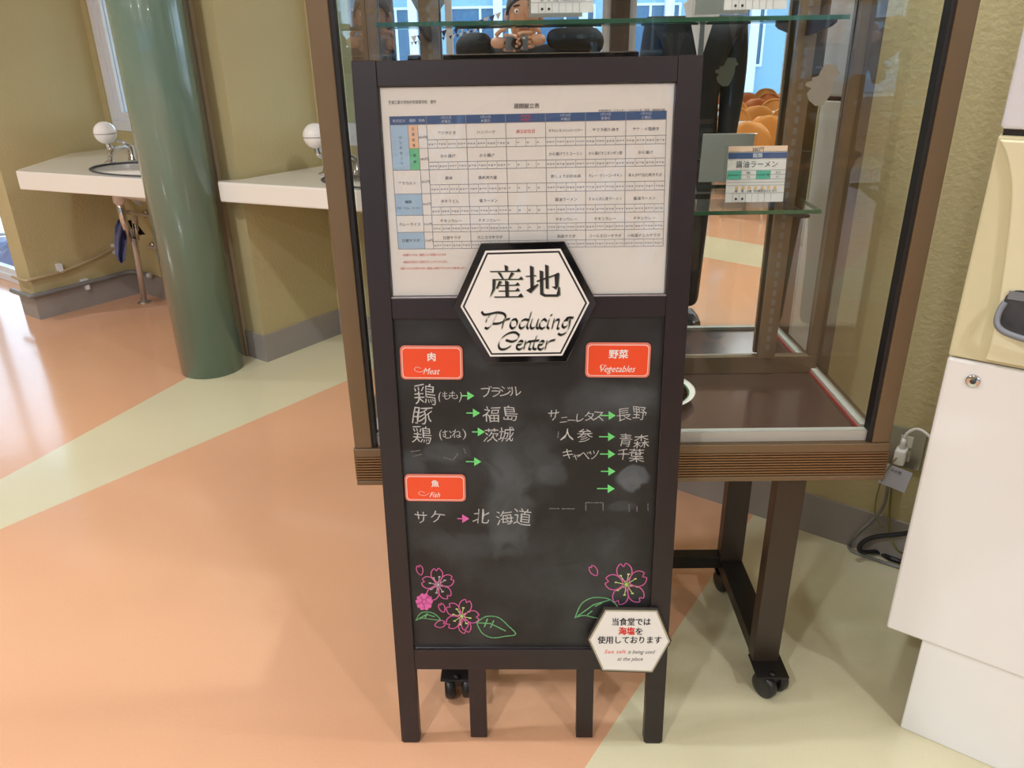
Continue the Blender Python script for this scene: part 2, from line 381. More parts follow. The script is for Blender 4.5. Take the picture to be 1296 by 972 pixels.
def tree(x, y, h, seed):
    rnd = random.Random(seed); mb = MB()
    def br(p, d, L, r, lv):
        q = p + d*L*.5 + Vector((rnd.uniform(-.05,.05)*L, rnd.uniform(-.05,.05)*L, 0)); e = p + d*L
        mb.tube([p, q, e], [r, r*.85, r*.65], 5)
        if lv == 0: return
        for i in range(3 if lv > 1 else 4):
            dd = (d + Vector((rnd.uniform(-.8,.8), rnd.uniform(-.8,.8), rnd.uniform(-.1,.5)))).normalized()
            br(p + d*L*rnd.uniform(.5,1), dd, L*rnd.uniform(.55,.75), r*.55, lv-1)
    br(Vector((0,0,0)), Vector((0,0,1)), h*.4, .13, 4)
    o = mb.build('bare_tree', mat('bark', (92,80,70), .9)); o.location = (x, y, -.12)
    return o
tag(tree(8.5, -15, 6, 3), 'bare winter tree outside at the right end of the far windows', 'tree')
tag(tree(-2.2, -16, 6, 5), 'bare winter tree outside beyond the middle of the far windows', 'tree')
# blue sheeting outside the left window
def blue_sheet():
    o = thing('blue_tarpaulin', 'crumpled blue tarpaulin lying outside the left glazing', 'tarpaulin', (C1.x-.95, C1.y+1.5, -.12))
    n, m_ = 24, 16; vs = []; fs = []; rnd = random.Random(4)
    for j in range(m_+1):
        for i in range(n+1):
            x, y = -1.2+2.4*i/n, -.6+1.2*j/m_; e = min(1, 6*min(i, n-i, j, m_-j)/n)
            vs.append((x, y, .01+e*(.20+.05*math.sin(x*9+y*5)+.05*math.sin(y*17+x*3)+rnd.uniform(-.015,.015))))
    fs = [(j*(n+1)+i, j*(n+1)+i+1, (j+1)*(n+1)+i+1, (j+1)*(n+1)+i) for j in range(m_) for i in range(n)]
    MB().add(vs, fs, True).build('sheet', mat('blue_tarp', (128,142,190), .3), o)
    MB().tube([(-1.1,-.5,.25),(-.3,-.1,.29),(.5,.1,.28),(1.1,.4,.24)], .012, 6).build('rope', FRAMEW, o)
blue_sheet()
# ---------------------------------------------------------------- lamps
for i, (x, y, w) in enumerate(LAMPS):
    o = thing('ceiling_downlight', 'round recessed ceiling downlight '+LAMP_AT[i], 'ceiling light', (x, y, CEIL), 0, 'round downlights in the ceiling')
    MB().lathe([(.09,-.001),(.12,-.001),(.12,-.012),(.092,-.02),(.09,-.001)], 24).build('trim_ring', FRAMEW, o)
    MB().lathe([(.0001,-.006),(.088,-.006),(.088,-.003),(.0001,-.003)], 24).build('diffuser', mat('lamp_diffuser', (255,252,245), .5, emit=6), o)
    l = bpy.data.lights.new('downlight_bulb', 'AREA'); l.shape = 'DISK'; l.size = .15; l.energy = w; l.color = (.90, .94, 1.0); l.spread = math.radians(170)
    lo = bpy.data.objects.new('downlight_bulb', l); COL.objects.link(lo); lo.parent = o; lo.location = (0,0,-.03)
# ---------------------------------------------------------------- green column
o = MB().lathe([(.144,0),(.144,CEIL)], 64).build('round_column', GREEN)
o.location = (-1.4464, 3.497, 0); o['kind'] = 'structure'

# ================================================================ display cabinet
CO, CYAW = Vector((.2244, 1.425, 0)), -.0124
MC = Mxy(CO.x, CO.y, CYAW)
HW = .554; MD = .345; ZT = 2.06
cab = thing('display_cabinet', 'tall bronze framed glass food sample cabinet on castors with mirrored back', 'display cabinet', mw=MC)
def ring(x0, x1, y0, y1, t, z0, z1, mb=None):
    mb = mb or MB(); mb.box(x0, x1, y0, y0+t, z0, z1); mb.box(x0, x1, y1-t, y1, z0, z1); mb.box(x0, x0+t, y0+t, y1-t, z0, z1); mb.box(x1-t, x1, y0+t, y1-t, z0, z1); return mb
BD = .40 # cabinet depth
ring(-HW-.003, HW+.003, -.003, BD, .035, .648, .668).build('upper_rail', BRONZE, cab, bevel=.002)
ring(-HW-.003, HW+.003, -.003, BD, .035, .580, .592).build('lower_rail', BRONZE, cab, bevel=.002)
rib = MB(); ring(-HW+.004, HW-.004, .004, BD-.007, .02, .592, .648, rib)
for i in range(9):
    z = .5945+i*.0062; ring(-HW-.003, HW+.003, -.003, BD, .008, z, z+.0032, rib)
rib.build('ribbed_band', mat('ribbed_bronze', (134,106,74), .4, metal=.55), cab)
for sx in (-1, 1):
    for y0, y1 in ((0, .034), (MD+.006, BD)):
        x0, x1 = sorted((sx*(HW-.037), sx*HW)); boxo('corner_post', BRONZE, cab, x0, x1, y0, y1, .668, ZT, bevel=.002)
    x0, x1 = sorted((sx*(HW-.045), sx*(HW-.037))); boxo('gasket', GASKET, cab, x0, x1, .004, .03, .668, ZT-.04)
ring(-HW, HW, 0, BD, .04, ZT-.04, ZT+.02).build('top_rail', BRONZE, cab, bevel=.002)
boxo('top_panel', GLASSG, cab, -HW+.04, HW-.04, .04, BD-.04, ZT, ZT+.006)
boxo('bottom_panel', BROWN, cab, -HW+.036, HW-.036, .033, MD, .655, .682)
c = MB(); c.box(-HW+.045, HW-.045, .012, .03, .668, .690); c.build('front_channel', CHANNEL, cab)
for sx in (-1, 1):
    x0, x1 = sorted((sx*(HW-.052), sx*(HW-.034))); c = MB().box(x0, x1, .034, MD-.002, .682, .694); c.build('side_channel', CHANNEL, cab)
    x0, x1 = sorted((sx*(HW-.056), sx*(HW-.0525))); c = MB().box(x0, x1, .036, MD-.01, .682, .688); c.build('red_packing', mat('red_strip', (150,52,44), .5), cab)
    x0, x1 = sorted((sx*(HW-.046), sx*(HW-.040))); boxo('side_glass', GLASS, cab, x0, x1, .035, MD-.002, .694, ZT-.04)
boxo('front_glass', GLASS, cab, -HW+.045, HW-.045, .018, .023, .690, ZT-.04)
tl = math.tan(math.radians(.55))*(ZT-.04-.727)   # the mirror leans back a little at the top
MB().add([(sx*(HW-.062), y+(tl if z > 1 else 0), z) for z in (.727, ZT-.04) for sx, y in ((-1,MD),(1,MD),(1,MD+.005),(-1,MD+.005))], [(0,3,2,1),(4,5,6,7),(0,1,5,4),(1,2,6,5),(2,3,7,6),(3,0,4,7)]).build('mirror_back', MIRROR, cab)
boxo('back_panel', BRONZED, cab, -HW+.03, HW-.03, MD+.017, MD+.022, .668, ZT)
c = MB(); c.box(-HW+.04, HW-.04, MD-.012, MD+.005, .682, .727); c.box(-HW+.04, -HW+.062, MD-.012, MD+.005, .727, ZT-.04); c.box(HW-.062, HW-.04, MD-.012, MD+.005, .727, ZT-.04)
c.build('mirror_frame', BRONZE, cab, bevel=.0015)
# slotted shelf standards in front of the mirror
for sx in (-1, 1):
    xc = sx*.385
    s = MB().box(xc-.020, xc+.020, MD-.026, MD-.012, .728, ZT-.04); st = s.build('shelf_standard', BRONZE, cab, bevel=.001)
    k = MB(); z = .75
    while z < ZT-.08: k.box(xc-.004, xc+.004, MD-.0268, MD-.0259, z, z+.013); z += .0225
    k.build('slots', mat('slot_mirror_tone', (118,110,96), .4), st, stuff=True)  # solid blocks; lighter colour stands for mirror brightness showing through the slots
    for zs in (1.103, 1.466):   # brackets carrying the shelves
        b = MB().add([(xc+a, y, z) for a in (-.004, .004) for y, z in ((MD-.026, zs-.028), (MD-.026, zs), (.175, zs), (.175, zs-.005), (.20, zs-.012))],
             [(0,1,2,3,4),(9,8,7,6,5),(0,5,6,1),(1,6,7,2),(2,7,8,3),(3,8,9,4),(4,9,5,0)])
        b.build('shelf_bracket', BRONZED, cab)
def shelf(y0, y1, z, x1=.415, x0=-.47, nm='glass_shelf'):
    t = .008; o = MB().box(x0, x1, y0+.0015, y1, z, z+t).build(nm, GLASSG, cab)
    e = MB(); e.box(x0, x1, y0, y0+.0015, z, z+t); e.box(x1, x1+.0015, y0, y1, z, z+t); e.box(x0-.0015, x0, y0, y1, z, z+t)
    e.build('polished_edge', GLASSE, o)
shelf(.188, MD-.028, 1.103); shelf(.188, MD-.028, 1.466)
# frosted sticker residue on the front glass
pts = [(235,395),(300,400),(310,440),(325,455),(290,480),(285,530),(255,600),(220,650),(170,655),(130,620),(120,580),(145,545),(110,530),(115,510),(150,500),(150,480),(190,470),(210,430)]
loc = []
for a, b in pts:
    p = MC.inverted() @ at(1000+a/4.86, b/4.86, y=CO.y); loc.append((p.x, p.z))
MB().plate(loc[::-1], .0165, .0178).build('sticker_residue', mat('frosted_film', (132,130,118), .8, var=.12, vscale=60), cab)
# leg frames on castors
LX = .370
def castor(x, y, rot, plate_s=1):
    c_ = MB().box(x-.038, x+.038, y-.040, y+.040, .066, .071).build('castor_plate', BLACKM, cab, bevel=.002)
    for bx in (-.032, .032):
        MB().lathe([(.0001,.0),(.008,.0),(.008,.006),(.0001,.007)], 6, Matrix.Translation((x+bx*0, y-.03 if bx < 0 else y+.03, .070))).build('bolt', CHROME if 0 else BLACKM, c_)
    R = Mxy(x, y, rot)
    h = MB().box(-.012, .012, -.03, .02, .04, .064, R); h.box(-.026, .026, -.022, .014, .05, .064, R); h.build('fork', BLACK, c_, bevel=.003)
    for sx in (-1, 1):
        Mw = R @ Matrix.Translation((sx*.020, -.012, .0315)) @ Matrix.Rotation(math.pi/2, 4, 'Y')
        MB().lathe([(.0001,-.0125),(.022,-.0125),(.029,-.011),(.0315,-.006),(.0315,.006),(.029,.011),(.022,.0125),(.0001,.0125)], 28, Mw).build('wheel', BLACK, c_)
for sx in (-1, 1):
    xl = sx*LX
    for yy in (.03, BD-.03):
        boxo('leg', mat('leg_brown', (58,47,36), .4, metal=.3), cab, xl-.031, xl+.031, yy-.019, yy+.019, .07, .580, bevel=.002)
    boxo('foot_bar', BLACKM, cab, xl-.03, xl+.03, .05, BD-.05, .072, .110, bevel=.002)
    castor(xl+.004, -.002, .55 if sx > 0 else .1); castor(xl-.0, BD-.02, .3)
boxo('cross_bar', BLACKM, cab, -LX+.03, LX-.03, BD-.05, BD-.012, .085, .122, bevel=.002)
# white plate with a green ring lying in the cabinet
pl = thing('plate', 'white round plate with a green ring on the brown cabinet floor', 'plate', tuple(MC @ Vector((.082, .205, .682))))
MB().lathe([(.0001,.002),(.05,.002),(.055,.0),(.06,.003),(.10,.016),(.108,.02),(.109,.0225),(.104,.0215),(.065,.007),(.055,.005),(.0001,.005)], 48).build('dish', PORC, pl)
MB().lathe([(.092,.01725),(.096,.0186),(.096,.0194),(.092,.0180),(.092,.01725)], 48).build('green_ring', GLASSE, pl)
#dt = MB().box(-.02,.02,-.05,.05,0,.03).build('price_block', mat('teal_dark', (24,44,48), .4), bevel=.003)
#dt.location = MC @ Vector((.178, .30, .682)); tag(dt, 'small dark teal box by the mirror on the cabinet floor', 'box')

# price cards in acrylic stands
def card(x, z, w, h, y, label, g, title, full=True):
    t = thing('price_card', label, 'price card', mw=MC @ Mxy(x, y, .0, z) , group=g)
    L_ = Matrix.Rotation(-.12, 4, 'X')
    a = MB(); a.box(-w/2-.006, w/2+.006, .0025, .0045, .0, h+.012, L_); a.box(-w/2-.006, w/2+.006, -.012, .05, 0, .002); a.build('acrylic_stand', ACRY2, t)
    p = MB().box(-w/2, w/2, .0006, .0022, .012, h+.012, L_).build('card', PAPER, t)
    pr = MB(); b = lambda x0, x1, z0, z1, mb: mb.add([((x0-.5)*w, 0, .012+z0*h), ((x1-.5)*w, 0, .012+z0*h), ((x1-.5)*w, 0, .012+z1*h), ((x0-.5)*w, 0, .012+z1*h)], [(0,1,2,3)], M=L_)
    c0 = MB(); b(0, 1, .90, 1, c0); c0.build('price_band', mat('ink_peach', (236,206,178), .6), p)
    c0 = MB(); b(0, 1, .78, .885, c0); c0.build('blue_band', NAVY, p)
    c0 = MB()
    for x0, x1 in ((.0,.24),(.5,.74)): b(x0, x1, .415, .565, c0)
    c0.build('teal_cells', PTEAL, p)
    ln = MB()
    for zz in (.90,.57,.49,.41,.355,.30,.16): b(0, 1, zz, zz+.008, ln)
    for xx in (.24,.5,.74): b(xx, xx+.008, .415, .565, ln)
    for i in range(1, 8): b(.12+.11*i-.11, .125+.11*i-.11, .0, .16, ln)
    ln.build('ruled_lines', INKG, p)
    tx = MB(); T_ = []
    def tt(s, xx, zz, sz, mb): 
        q = MB(); put_text(q, s, (xx-.5)*w, .012+zz*h, sz*h, -.0003); mb.add(q.v, q.f, M=L_)
    tt('380円', .5, .94, .09, tx); tt(title, .5, .675, .13, tx)
    for i, s in enumerate(('エネルギー','','たんぱく質','')): 
        if s: tt(s, .12+.25*i, .49, .045, tx)
    for i, s in enumerate(('805','4.2','31.5','6.1')):
        tt(s, .37+(.25 if i > 1 else 0)+(i % 2)*.0 + (.25 if i > 1 else 0), .53-(i % 2)*.075, .05, tx)
    for i, s in enumerate(('卵','乳','小麦','そば','落花生','えび','かに')): tt(s, .18+.11*i, .20, .05, tx)
    for xx in (.18, .29): tt('●', xx, .06, .06, tx)
    tx.build('lettering', INK, p, stuff=True)
    wt = MB(); q = MB(); put_text(q, '麺類', 0, .012+.832*h, .09*h, -.0003); wt.add(q.v, q.f, M=L_); wt.build('white_lettering', WHITEI, p)
    ic = MB()
    for i in range(7):
        q = MB(); q.lathe([(.0001,0),(.028*w,0),(.028*w,.0003),(.0001,.0003)], 10, Matrix.Translation(((.18+.11*i-.5)*w, -.0002, .012+.26*h)) @ Matrix.Rotation(math.pi/2, 4, 'X')); ic.add(q.v, q.f, M=L_)
    ic.build('food_icons', mat('icon_tan', (222,178,120), .6), p)
ACRY2 = glassmat('acrylic_stand', (.97,.97,.97), 1.45)
card(.284, 1.111, .120, .112, .215, 'ramen price card in acrylic stand on the lower glass shelf', None, '醤油ラーメン')
card(.246, 1.474, .118, .112, .215, 'price card on the upper glass shelf, right of the board top', None, '味噌ラーメン')
card(-.12, 1.474, .118, .112, .215, 'price card on the upper glass shelf, above the board centre', None, '塩ラーメン')
# ================================================================ A-board sign
SX, SY, SWD, SH, LEAN, SYAW = .0298, 1.2675, .583, 1.4203, .092, -.0248
MS = Mxy(SX, SY, SYAW) @ Matrix.Rotation(-LEAN, 4, 'X')
# map from the photo's view of the board face to metres on the face (measured corner points)
def homog(src, dst):
    A = []; B = []
    for (u, v), (x, z) in zip(src, dst):
        A.append([u, v, 1, 0, 0, 0, -u*x, -v*x]); B.append(x); A.append([0, 0, 0, u, v, 1, -u*z, -v*z]); B.append(z)
    n = 8; M_ = [r+[b] for r, b in zip(A, B)]
    for i in range(n):
        p = max(range(i, n), key=lambda r: abs(M_[r][i])); M_[i], M_[p] = M_[p], M_[i]
        for r in range(n):
            if r != i:
                f = M_[r][i]/M_[i][i]; M_[r] = [a-f*b for a, b in zip(M_[r], M_[i])]
    return [M_[i][n]/M_[i][i] for i in range(n)]
HB = homog([(448,76),(893,70),(835,939),(503,943)], [(-SWD/2,SH),(SWD/2,SH),(SWD/2,0),(-SWD/2,0)])
def sp(u, v):
    w = HB[6]*u+HB[7]*v+1
    return ((HB[0]*u+HB[1]*v+HB[2])/w, (HB[3]*u+HB[4]*v+HB[5])/w)
def psz(u, v):   # metres per photo pixel there
    a, b = sp(u-4, v), sp(u+4, v); return math.hypot(a[0]-b[0], a[1]-b[1])/8
sign = thing('menu_board_stand', 'dark wooden A-board with weekly menu above a chalkboard, standing before the cabinet', 'sign board', mw=MS)
SW_ = .041; hx = SWD/2
zt = SH; z_tr = sp(670,106)[1]; z_m1 = sp(670,374)[1]; z_m0 = sp(670,400)[1]; z_b1 = sp(665,822)[1]; z_b0 = sp(665,847)[1]
print('board heights', z_tr, z_m1, z_m0, z_b1, z_b0)
for sx in (-1, 1):
    x0, x1 = sorted((sx*hx, sx*(hx-SW_)))
    st = boxo('side_stile', SIGNW, sign, x0, x1, 0, .026, 0.004, zt, bevel=.0015)
    boxo('rubber_foot', BLACK, st, x0+.004, x1-.004, .002, .024, -.003, .004)
xi = hx-SW_
boxo('top_rail', SIGNW, sign, -xi, xi, .001, .025, z_tr, zt-.0008, bevel=.0012)
boxo('middle_rail', SIGNW, sign, -xi, xi, .001, .025, z_m0, z_m1, bevel=.0012)
boxo('bottom_rail', SIGNW, sign, -xi, xi, .001, .025, z_b0, z_b1, bevel=.0012)
boxo('menu_backing', mat('board_grey', (150,148,148), .6), sign, -xi, xi, .0125, .016, z_m1, z_tr)
ac = boxo('clear_cover', ACRY, sign, -xi, xi, .0035, .0050, z_m1, z_tr)
boxo('ledge_strip', CHROME, sign, -xi, xi, .0028, .004, z_m1, z_m1+.002)
# chalkboard
def board_mat():
    m = bpy.data.materials.new('chalkboard_black'); m.use_nodes = True; nt = m.node_tree; b = nt.nodes['Principled BSDF']
    b.inputs['Roughness'].default_value = .5
    tc = nt.nodes.new('ShaderNodeTexCoord'); acc = None
    def M_(op, a, b_=None, c_=None):
        n = nt.nodes.new('ShaderNodeMath'); n.operation = op
        for i, x in enumerate((a, b_, c_)):
            if x is None: continue
            if isinstance(x, (int, float)): n.inputs[i].default_value = x
            else: nt.links.new(x, n.inputs[i])
        return n.outputs[0]
    def smear(u, v, ru, rv, amt, soft=.6, scale=18):   # wiped chalk patch
        nonlocal acc
        cx_, cz_ = sp(u, v); k = psz(u, v); mp = nt.nodes.new('ShaderNodeVectorMath'); mp.operation = 'SUBTRACT'; mp.inputs[1].default_value = (cx_, 0, cz_)
        n = nt.nodes.new('ShaderNodeTexNoise'); n.inputs['Scale'].default_value = scale; n.inputs['Detail'].default_value = 4; n.inputs['Distortion'].default_value = 1.2
        nt.links.new(tc.outputs['Object'], n.inputs['Vector']); nt.links.new(tc.outputs['Object'], mp.inputs[0])
        s = nt.nodes.new('ShaderNodeVectorMath'); s.operation = 'MULTIPLY'; s.inputs[1].default_value = (1/(ru*k), 0, 1/(rv*k)); nt.links.new(mp.outputs[0], s.inputs[0])
        ln = nt.nodes.new('ShaderNodeVectorMath'); ln.operation = 'LENGTH'; nt.links.new(s.outputs[0], ln.inputs[0])
        d = M_('ADD', ln.outputs['Value'], M_('MULTIPLY', M_('SUBTRACT', n.outputs['Fac'], .5), 1.1))
        mr = nt.nodes.new('ShaderNodeMapRange'); mr.interpolation_type = 'SMOOTHSTEP'; nt.links.new(d, mr.inputs[0])
        mr.inputs[1].default_value = 1; mr.inputs[2].default_value = 1-soft; mr.inputs[3].default_value = 0; mr.inputs[4].default_value = amt
        o_ = M_('MULTIPLY', mr.outputs[0], M_('ADD', M_('MULTIPLY', n.outputs['Fac'], 1.1), .3))
        acc = o_ if acc is None else M_('ADD', acc, o_)
    smear(800,604,22,20,.20,.35); smear(640,640,40,85,.10); smear(760,510,90,35,.05); smear(590,690,70,30,.05); smear(520,600,22,45,.07)
    smear(660,580,70,60,.05); smear(700,600,28,24,.06); smear(620,450,60,22,.03); smear(795,500,40,22,.05); smear(560,575,40,16,.07); smear(700,740,150,40,.03)
    smear(760,700,60,40,.035); smear(785,640,26,9,.05)
    n = nt.nodes.new('ShaderNodeTexNoise'); n.inputs['Scale'].default_value = 7; n.inputs['Detail'].default_value = 6; nt.links.new(tc.outputs['Object'], n.inputs['Vector'])
    mr = nt.nodes.new('ShaderNodeMapRange'); mr.inputs[1].default_value = .45; mr.inputs[2].default_value = .8; mr.inputs[3].default_value = 0; mr.inputs[4].default_value = .06; nt.links.new(n.outputs['Fac'], mr.inputs[0])
    acc2 = M_('ADD', acc, mr.outputs[0])
    mx = nt.nodes.new('ShaderNodeMix'); mx.data_type = 'RGBA'; mx.inputs[6].default_value = s2l((24,23,23)); mx.inputs[7].default_value = s2l((190,204,214)); nt.links.new(acc2, mx.inputs[0]); nt.links.new(mx.outputs[2], b.inputs['Base Color'])
    return m
cb = boxo('chalkboard', board_mat(), sign, -xi, xi, .010, .016, z_b1, z_m0)
boxo('board_edge_strip', CHROME, sign, -xi, xi, .0085, .0095, z_b1, z_b1+.0015)
# rear support folded behind the board
zr = 1.22
for u in (606.5, 739):
    x = at(u, 930, z=0); lx = (MS.inverted() @ x).x
    top = MS.inverted() @ Vector((0, 1.33, zr))
    A_ = MS.inverted() @ Vector((SX, 1.292, .004)); B_ = Vector((0, .0425, 1.24))
    a0 = Vector((lx, A_.y, A_.z)); b0 = Vector((lx, .0425, 1.24))
    k = MB(); w = .0185; t = .0125; ydir = Vector((0, 1, 0))
    vs = [(p.x+sx_*w, p.y+sy_*t, p.z) for p in (a0, b0) for sx_, sy_ in ((-1,-1),(1,-1),(1,1),(-1,1))]
    k.add(vs, [(0,3,2,1),(4,5,6,7),(0,1,5,4),(1,2,6,5),(2,3,7,6),(3,0,4,7)]); k.build('rear_leg', SIGNW, sign, bevel=.0012)
boxo('rear_crossbar', SIGNW, sign, -.11, .17, .030, .055, 1.24, 1.28)
boxo('hinge', CHROME, sign, -.09, -.05, .0255, .031, 1.245, 1.275); boxo('hinge', CHROME, sign, .11, .15, .0255, .031, 1.245, 1.275)

YC = .0096      # plane of the chalk, just proud of the chalkboard
def line(mb, px, w, y=YC, nib=None): ribbon(mb, [sp(u, v) for u, v in px], w, y, nib)
def chars(mb, items, y=YC, wob=.035, off=-.006, jit=.05):
    for s, u, v, h in items:
        x, z = sp(u, v); put_text(mb, s, x, z, h*psz(u, v)*1.02, y, rot=random.uniform(-jit, jit), sx=random.uniform(.92,1.06), shear=random.uniform(-.02,.12), wob=wob, res=2, off=off)
def chalk(name, items, m, label):
    mb = MB(); chars(mb, items); return mb.build(name, m, cb_holder, label)
cb_holder = sign
chalk('chalk_writing', [('鶏',537,501,30),('(',555,501,15),('も',564,501,13),('も',574,501,13),(')',583,501,15)], CHW, 'chalked characters for chicken thigh, first line under the Meat label')
chalk('chalk_writing', [('ブ',615,497,17),('ラ',627,497,16),('ジ',639,496,17),('ル',652,495,16)], CHW, 'chalked katakana for Brazil')
chalk('chalk_writing', [('豚',533,527,26)], CHW, 'chalked character for pork')
chalk('chalk_writing', [('福',622,525,23),('島',645,524,22)], CHW, 'chalked characters for Fukushima')
chalk('chalk_writing', [('鶏',532,552,26),('(',556,550,16),('む',565,551,14),('ね',577,550,14),(')',587,548,16)], CHW, 'chalked characters for chicken breast')
chalk('chalk_writing', [('茨',621,552,20),('城',640,551,22)], CHW, 'chalked characters for Ibaraki')
chalk('chalk_writing', [('サ',530,657,20),('ケ',551,657,20)], CHW, 'chalked katakana for salmon')
chalk('chalk_writing', [('北',607,656,23),('海',637,657,22),('道',660,656,26)], CHW, 'chalked characters for Hokkaido')
chalk('chalk_writing', [('サ',701,525,17),('ニ',714,531,12),('ー',724,532,12),('レ',734,529,14),('タ',746,527,15),('ス',758,526,17)], CHW, 'chalked katakana for red leaf lettuce')
chalk('chalk_writing', [('長',790,524,19),('野',810,522,20)], CHW, 'chalked characters for Nagano')
chalk('chalk_writing', [('人',718,550,18),('参',740,551,20)], CHW, 'chalked characters for carrot')
chalk('chalk_writing', [('青',792,557,19),('森',812,558,20)], CHW, 'chalked characters for Aomori')
chalk('chalk_writing', [('キ',719,575,16),('ャ',729,577,12),('ベ',740,576,15),('ツ',752,575,15)], CHW, 'chalked katakana for cabbage')
chalk('chalk_writing', [('千',789,575,17),('葉',806,576,20)], CHW, 'chalked characters for Chiba')
def arrow(u0, u1, v, m, label, w=.0028, dv=0, tail=None):
    mb = MB(); line(mb, [(u0, v+dv), (u1-6, v)], w*.8)
    a, b, c = sp(u1-9, v-5.5), sp(u1, v), sp(u1-9, v+5.5)
    mb.add([(a[0],YC,a[1]),(c[0],YC,c[1]),(b[0],YC,b[1])], [(0,1,2)])
    mb.build('chalk_arrow', m, sign, label)
for u0, u1, v in ((583,600,501),(590,607,523),(597,613,547),(589,608,585),(761,780,525),(759,779,552),(760,779,574),(761,779,596),(756,778,618)):
    arrow(u0, u1, v, CHG, 'light green chalk arrow')
arrow(577, 592, 658, CHP, 'pink chalk arrow')
for a in ([(518,573),(530,571)],[(520,579),(532,576)],[(560,580),(572,583),(578,575)],[(694,644),(707,644)],[(711,644),(726,644)],[(741,646),(741,636),(763,636),(763,646)],[(796,638),(796,647)],[(806,640),(806,647)],[(820,637),(820,646)],[(586,568),(588,574)],[(707,546),(706,554)]):
    fn = MB(); line(fn, a, .0022); fn.build('chalk_trace', CHF, sign, 'half-wiped trace of chalk')
# chalk flowers
def petal_pts(cx_, cy_, r, ang, wd=.42):
    pts = [(0,.16),(wd*.75,.45),(wd*.8,.78),(wd*.32,1.0),(0,.86),(-wd*.32,1.0),(-wd*.8,.78),(-wd*.75,.45)]
    o = []
    for a, b in spline([(p[0], p[1]) for p in pts], 4, True):
        o.append((cx_+r*(a*math.cos(ang)-b*math.sin(ang)), cy_-r*(a*math.sin(ang)+b*math.cos(ang))))
    return o
def flower(u, v, r, a0, m, mc, label, w=.0021):
    mb = MB()
    for i in range(5): line(mb, petal_pts(u, v, r, a0+i*2*math.pi/5), w)
    f = mb.build('chalk_flower', m, sign, label)
    c = MB()
    for i in range(8):
        a = i*math.pi/4+.2; e = (u+r*.5*math.cos(a), v+r*.5*math.sin(a)); line(c, [(u, v), e], w*.7); line(c, [(e[0]-1, e[1]), (e[0]+1, e[1])], w*1.5)
    c.build('stamens', mc, f)
flower(551,743,21,.1,CHP,CHW,'pink chalk cherry blossom with white stamens'); flower(581,783,22,-.35,CHP,CHY,'pink chalk cherry blossom with pale yellow stamens'); flower(792,740,27,.15,CHP,CHY,'large pink chalk cherry blossom in right corner')
def lone(u, v, r, ang):
    mb = MB(); pts = petal_pts(u, v+0, r, ang, .32); line(mb, pts, .0021); mb.build('chalk_petal', CHP, sign, 'single pink chalk petal outline')
lone(530,733,15,.25); lone(559,780,14,.4); lone(544,796,16,-1.3); lone(583,803,16,-.2); lone(756,731,17,-.6+1.2)
mb = MB()
for i in range(5):
    a = i*2*math.pi/5; q = petal_pts(533, 765, 11, a, .6); mb.add([(sp(*p)[0], YC, sp(*p)[1]) for p in q[:-1]], [tuple(range(len(q)-2, -1, -1))])
q = [sp(533+4*math.cos(t), 765+4*math.sin(t)) for t in [k*.6283 for k in range(10)]]; mb.add([(a, YC, b) for a, b in q], [tuple(range(9, -1, -1))])
mb.build('chalk_flower', CHP, sign, 'small solid pink chalk blossom')
def leaf(outl, veins, label):
    mb = MB(); line(mb, spline(outl, 5), .0022)
    for a in veins: line(mb, a, .0024)
    mb.build('chalk_leaf', CHL, sign, label)
leaf([(600,791),(612,783),(628,784),(640,794),(650,805),(636,808),(620,810),(607,804),(600,791)], [[(600,791),(618,792),(637,801)],[(610,796),(614,786)],[(618,797),(622,788)]], 'green chalk leaf right of the blossoms')
leaf([(522,789),(528,780),(538,778),(547,781),(553,788),(540,787),(530,786),(522,789)], [[(524,788),(536,781),(546,784)],[(534,785),(537,780)]], 'small green chalk leaf at left edge')
leaf([(726,783),(734,766),(746,758),(760,757),(772,760),(781,770),(775,780),(755,783),(738,780),(726,783)], [[(728,782),(750,766),(770,760)],[(742,779),(748,774)],[(752,768),(760,764)]], 'green chalk leaf partly behind the small white sign')

# ---------------------------------------------------------------- menu sheet behind the clear cover
sheet = thing('menu_sheet', 'printed weekly menu table behind the clear cover of the board', 'poster', mw=MS @ Matrix.Translation((0,.0095,0)))
boxo('paper', PAPER, sheet, -xi+.003, xi-.003, .0, .0012, z_m1+.003, z_tr-.002)
TB = homog([(0,0),(1,0),(1,1),(0,1)], [(495.5,157.3),(846.7,150.4),(841.3,310),(504.9,314.8)])
def tp(a, b):
    w = TB[6]*a+TB[7]*b+1; return sp((TB[0]*a+TB[1]*b+TB[2])/w, (TB[3]*a+TB[4]*b+TB[5])/w)
def cell(mb, a0, a1, b0, b1, y):
    q = [tp(a0,b1), tp(a1,b1), tp(a1,b0), tp(a0,b0)]; mb.add([(x, y, z) for x, z in q], [(0,1,2,3)])
Y1, Y2, Y3 = -.0003, -.0006, -.0009
h = MB(); cell(h, 0, 1, -.066, 0, Y1); h.build('header_band', NAVY, sheet)
bl = MB(); cell(bl, 0,.066,0,.355,Y1); cell(bl,0,.102,.545,.72,Y1); cell(bl,0,.102,.86,1,Y1); bl.build('blue_cells', PBLUE, sheet)
k = MB(); cell(k,.066,.102,0,.185,Y1); k.build('orange_cell', PORANGE, sheet)
k = MB(); cell(k,.066,.102,.185,.355,Y1); k.build('green_cell', PGREEN, sheet)
cols = [.135+.1442*i for i in range(7)]; rows = [0,.12,.185,.295,.355,.475,.545,.655,.72,.80,.86,.94,1.0]
ln = MB(); th = .0028
for i, r in enumerate(rows): cell(ln, .135, 1, r-.0022, r+.0022, Y2)
for r in (0,.355,.545,.72,.86,1): cell(ln, 0, .135, r-.0022, r+.0022, Y2)
cell(ln, .066, .135, .183, .187, Y2)
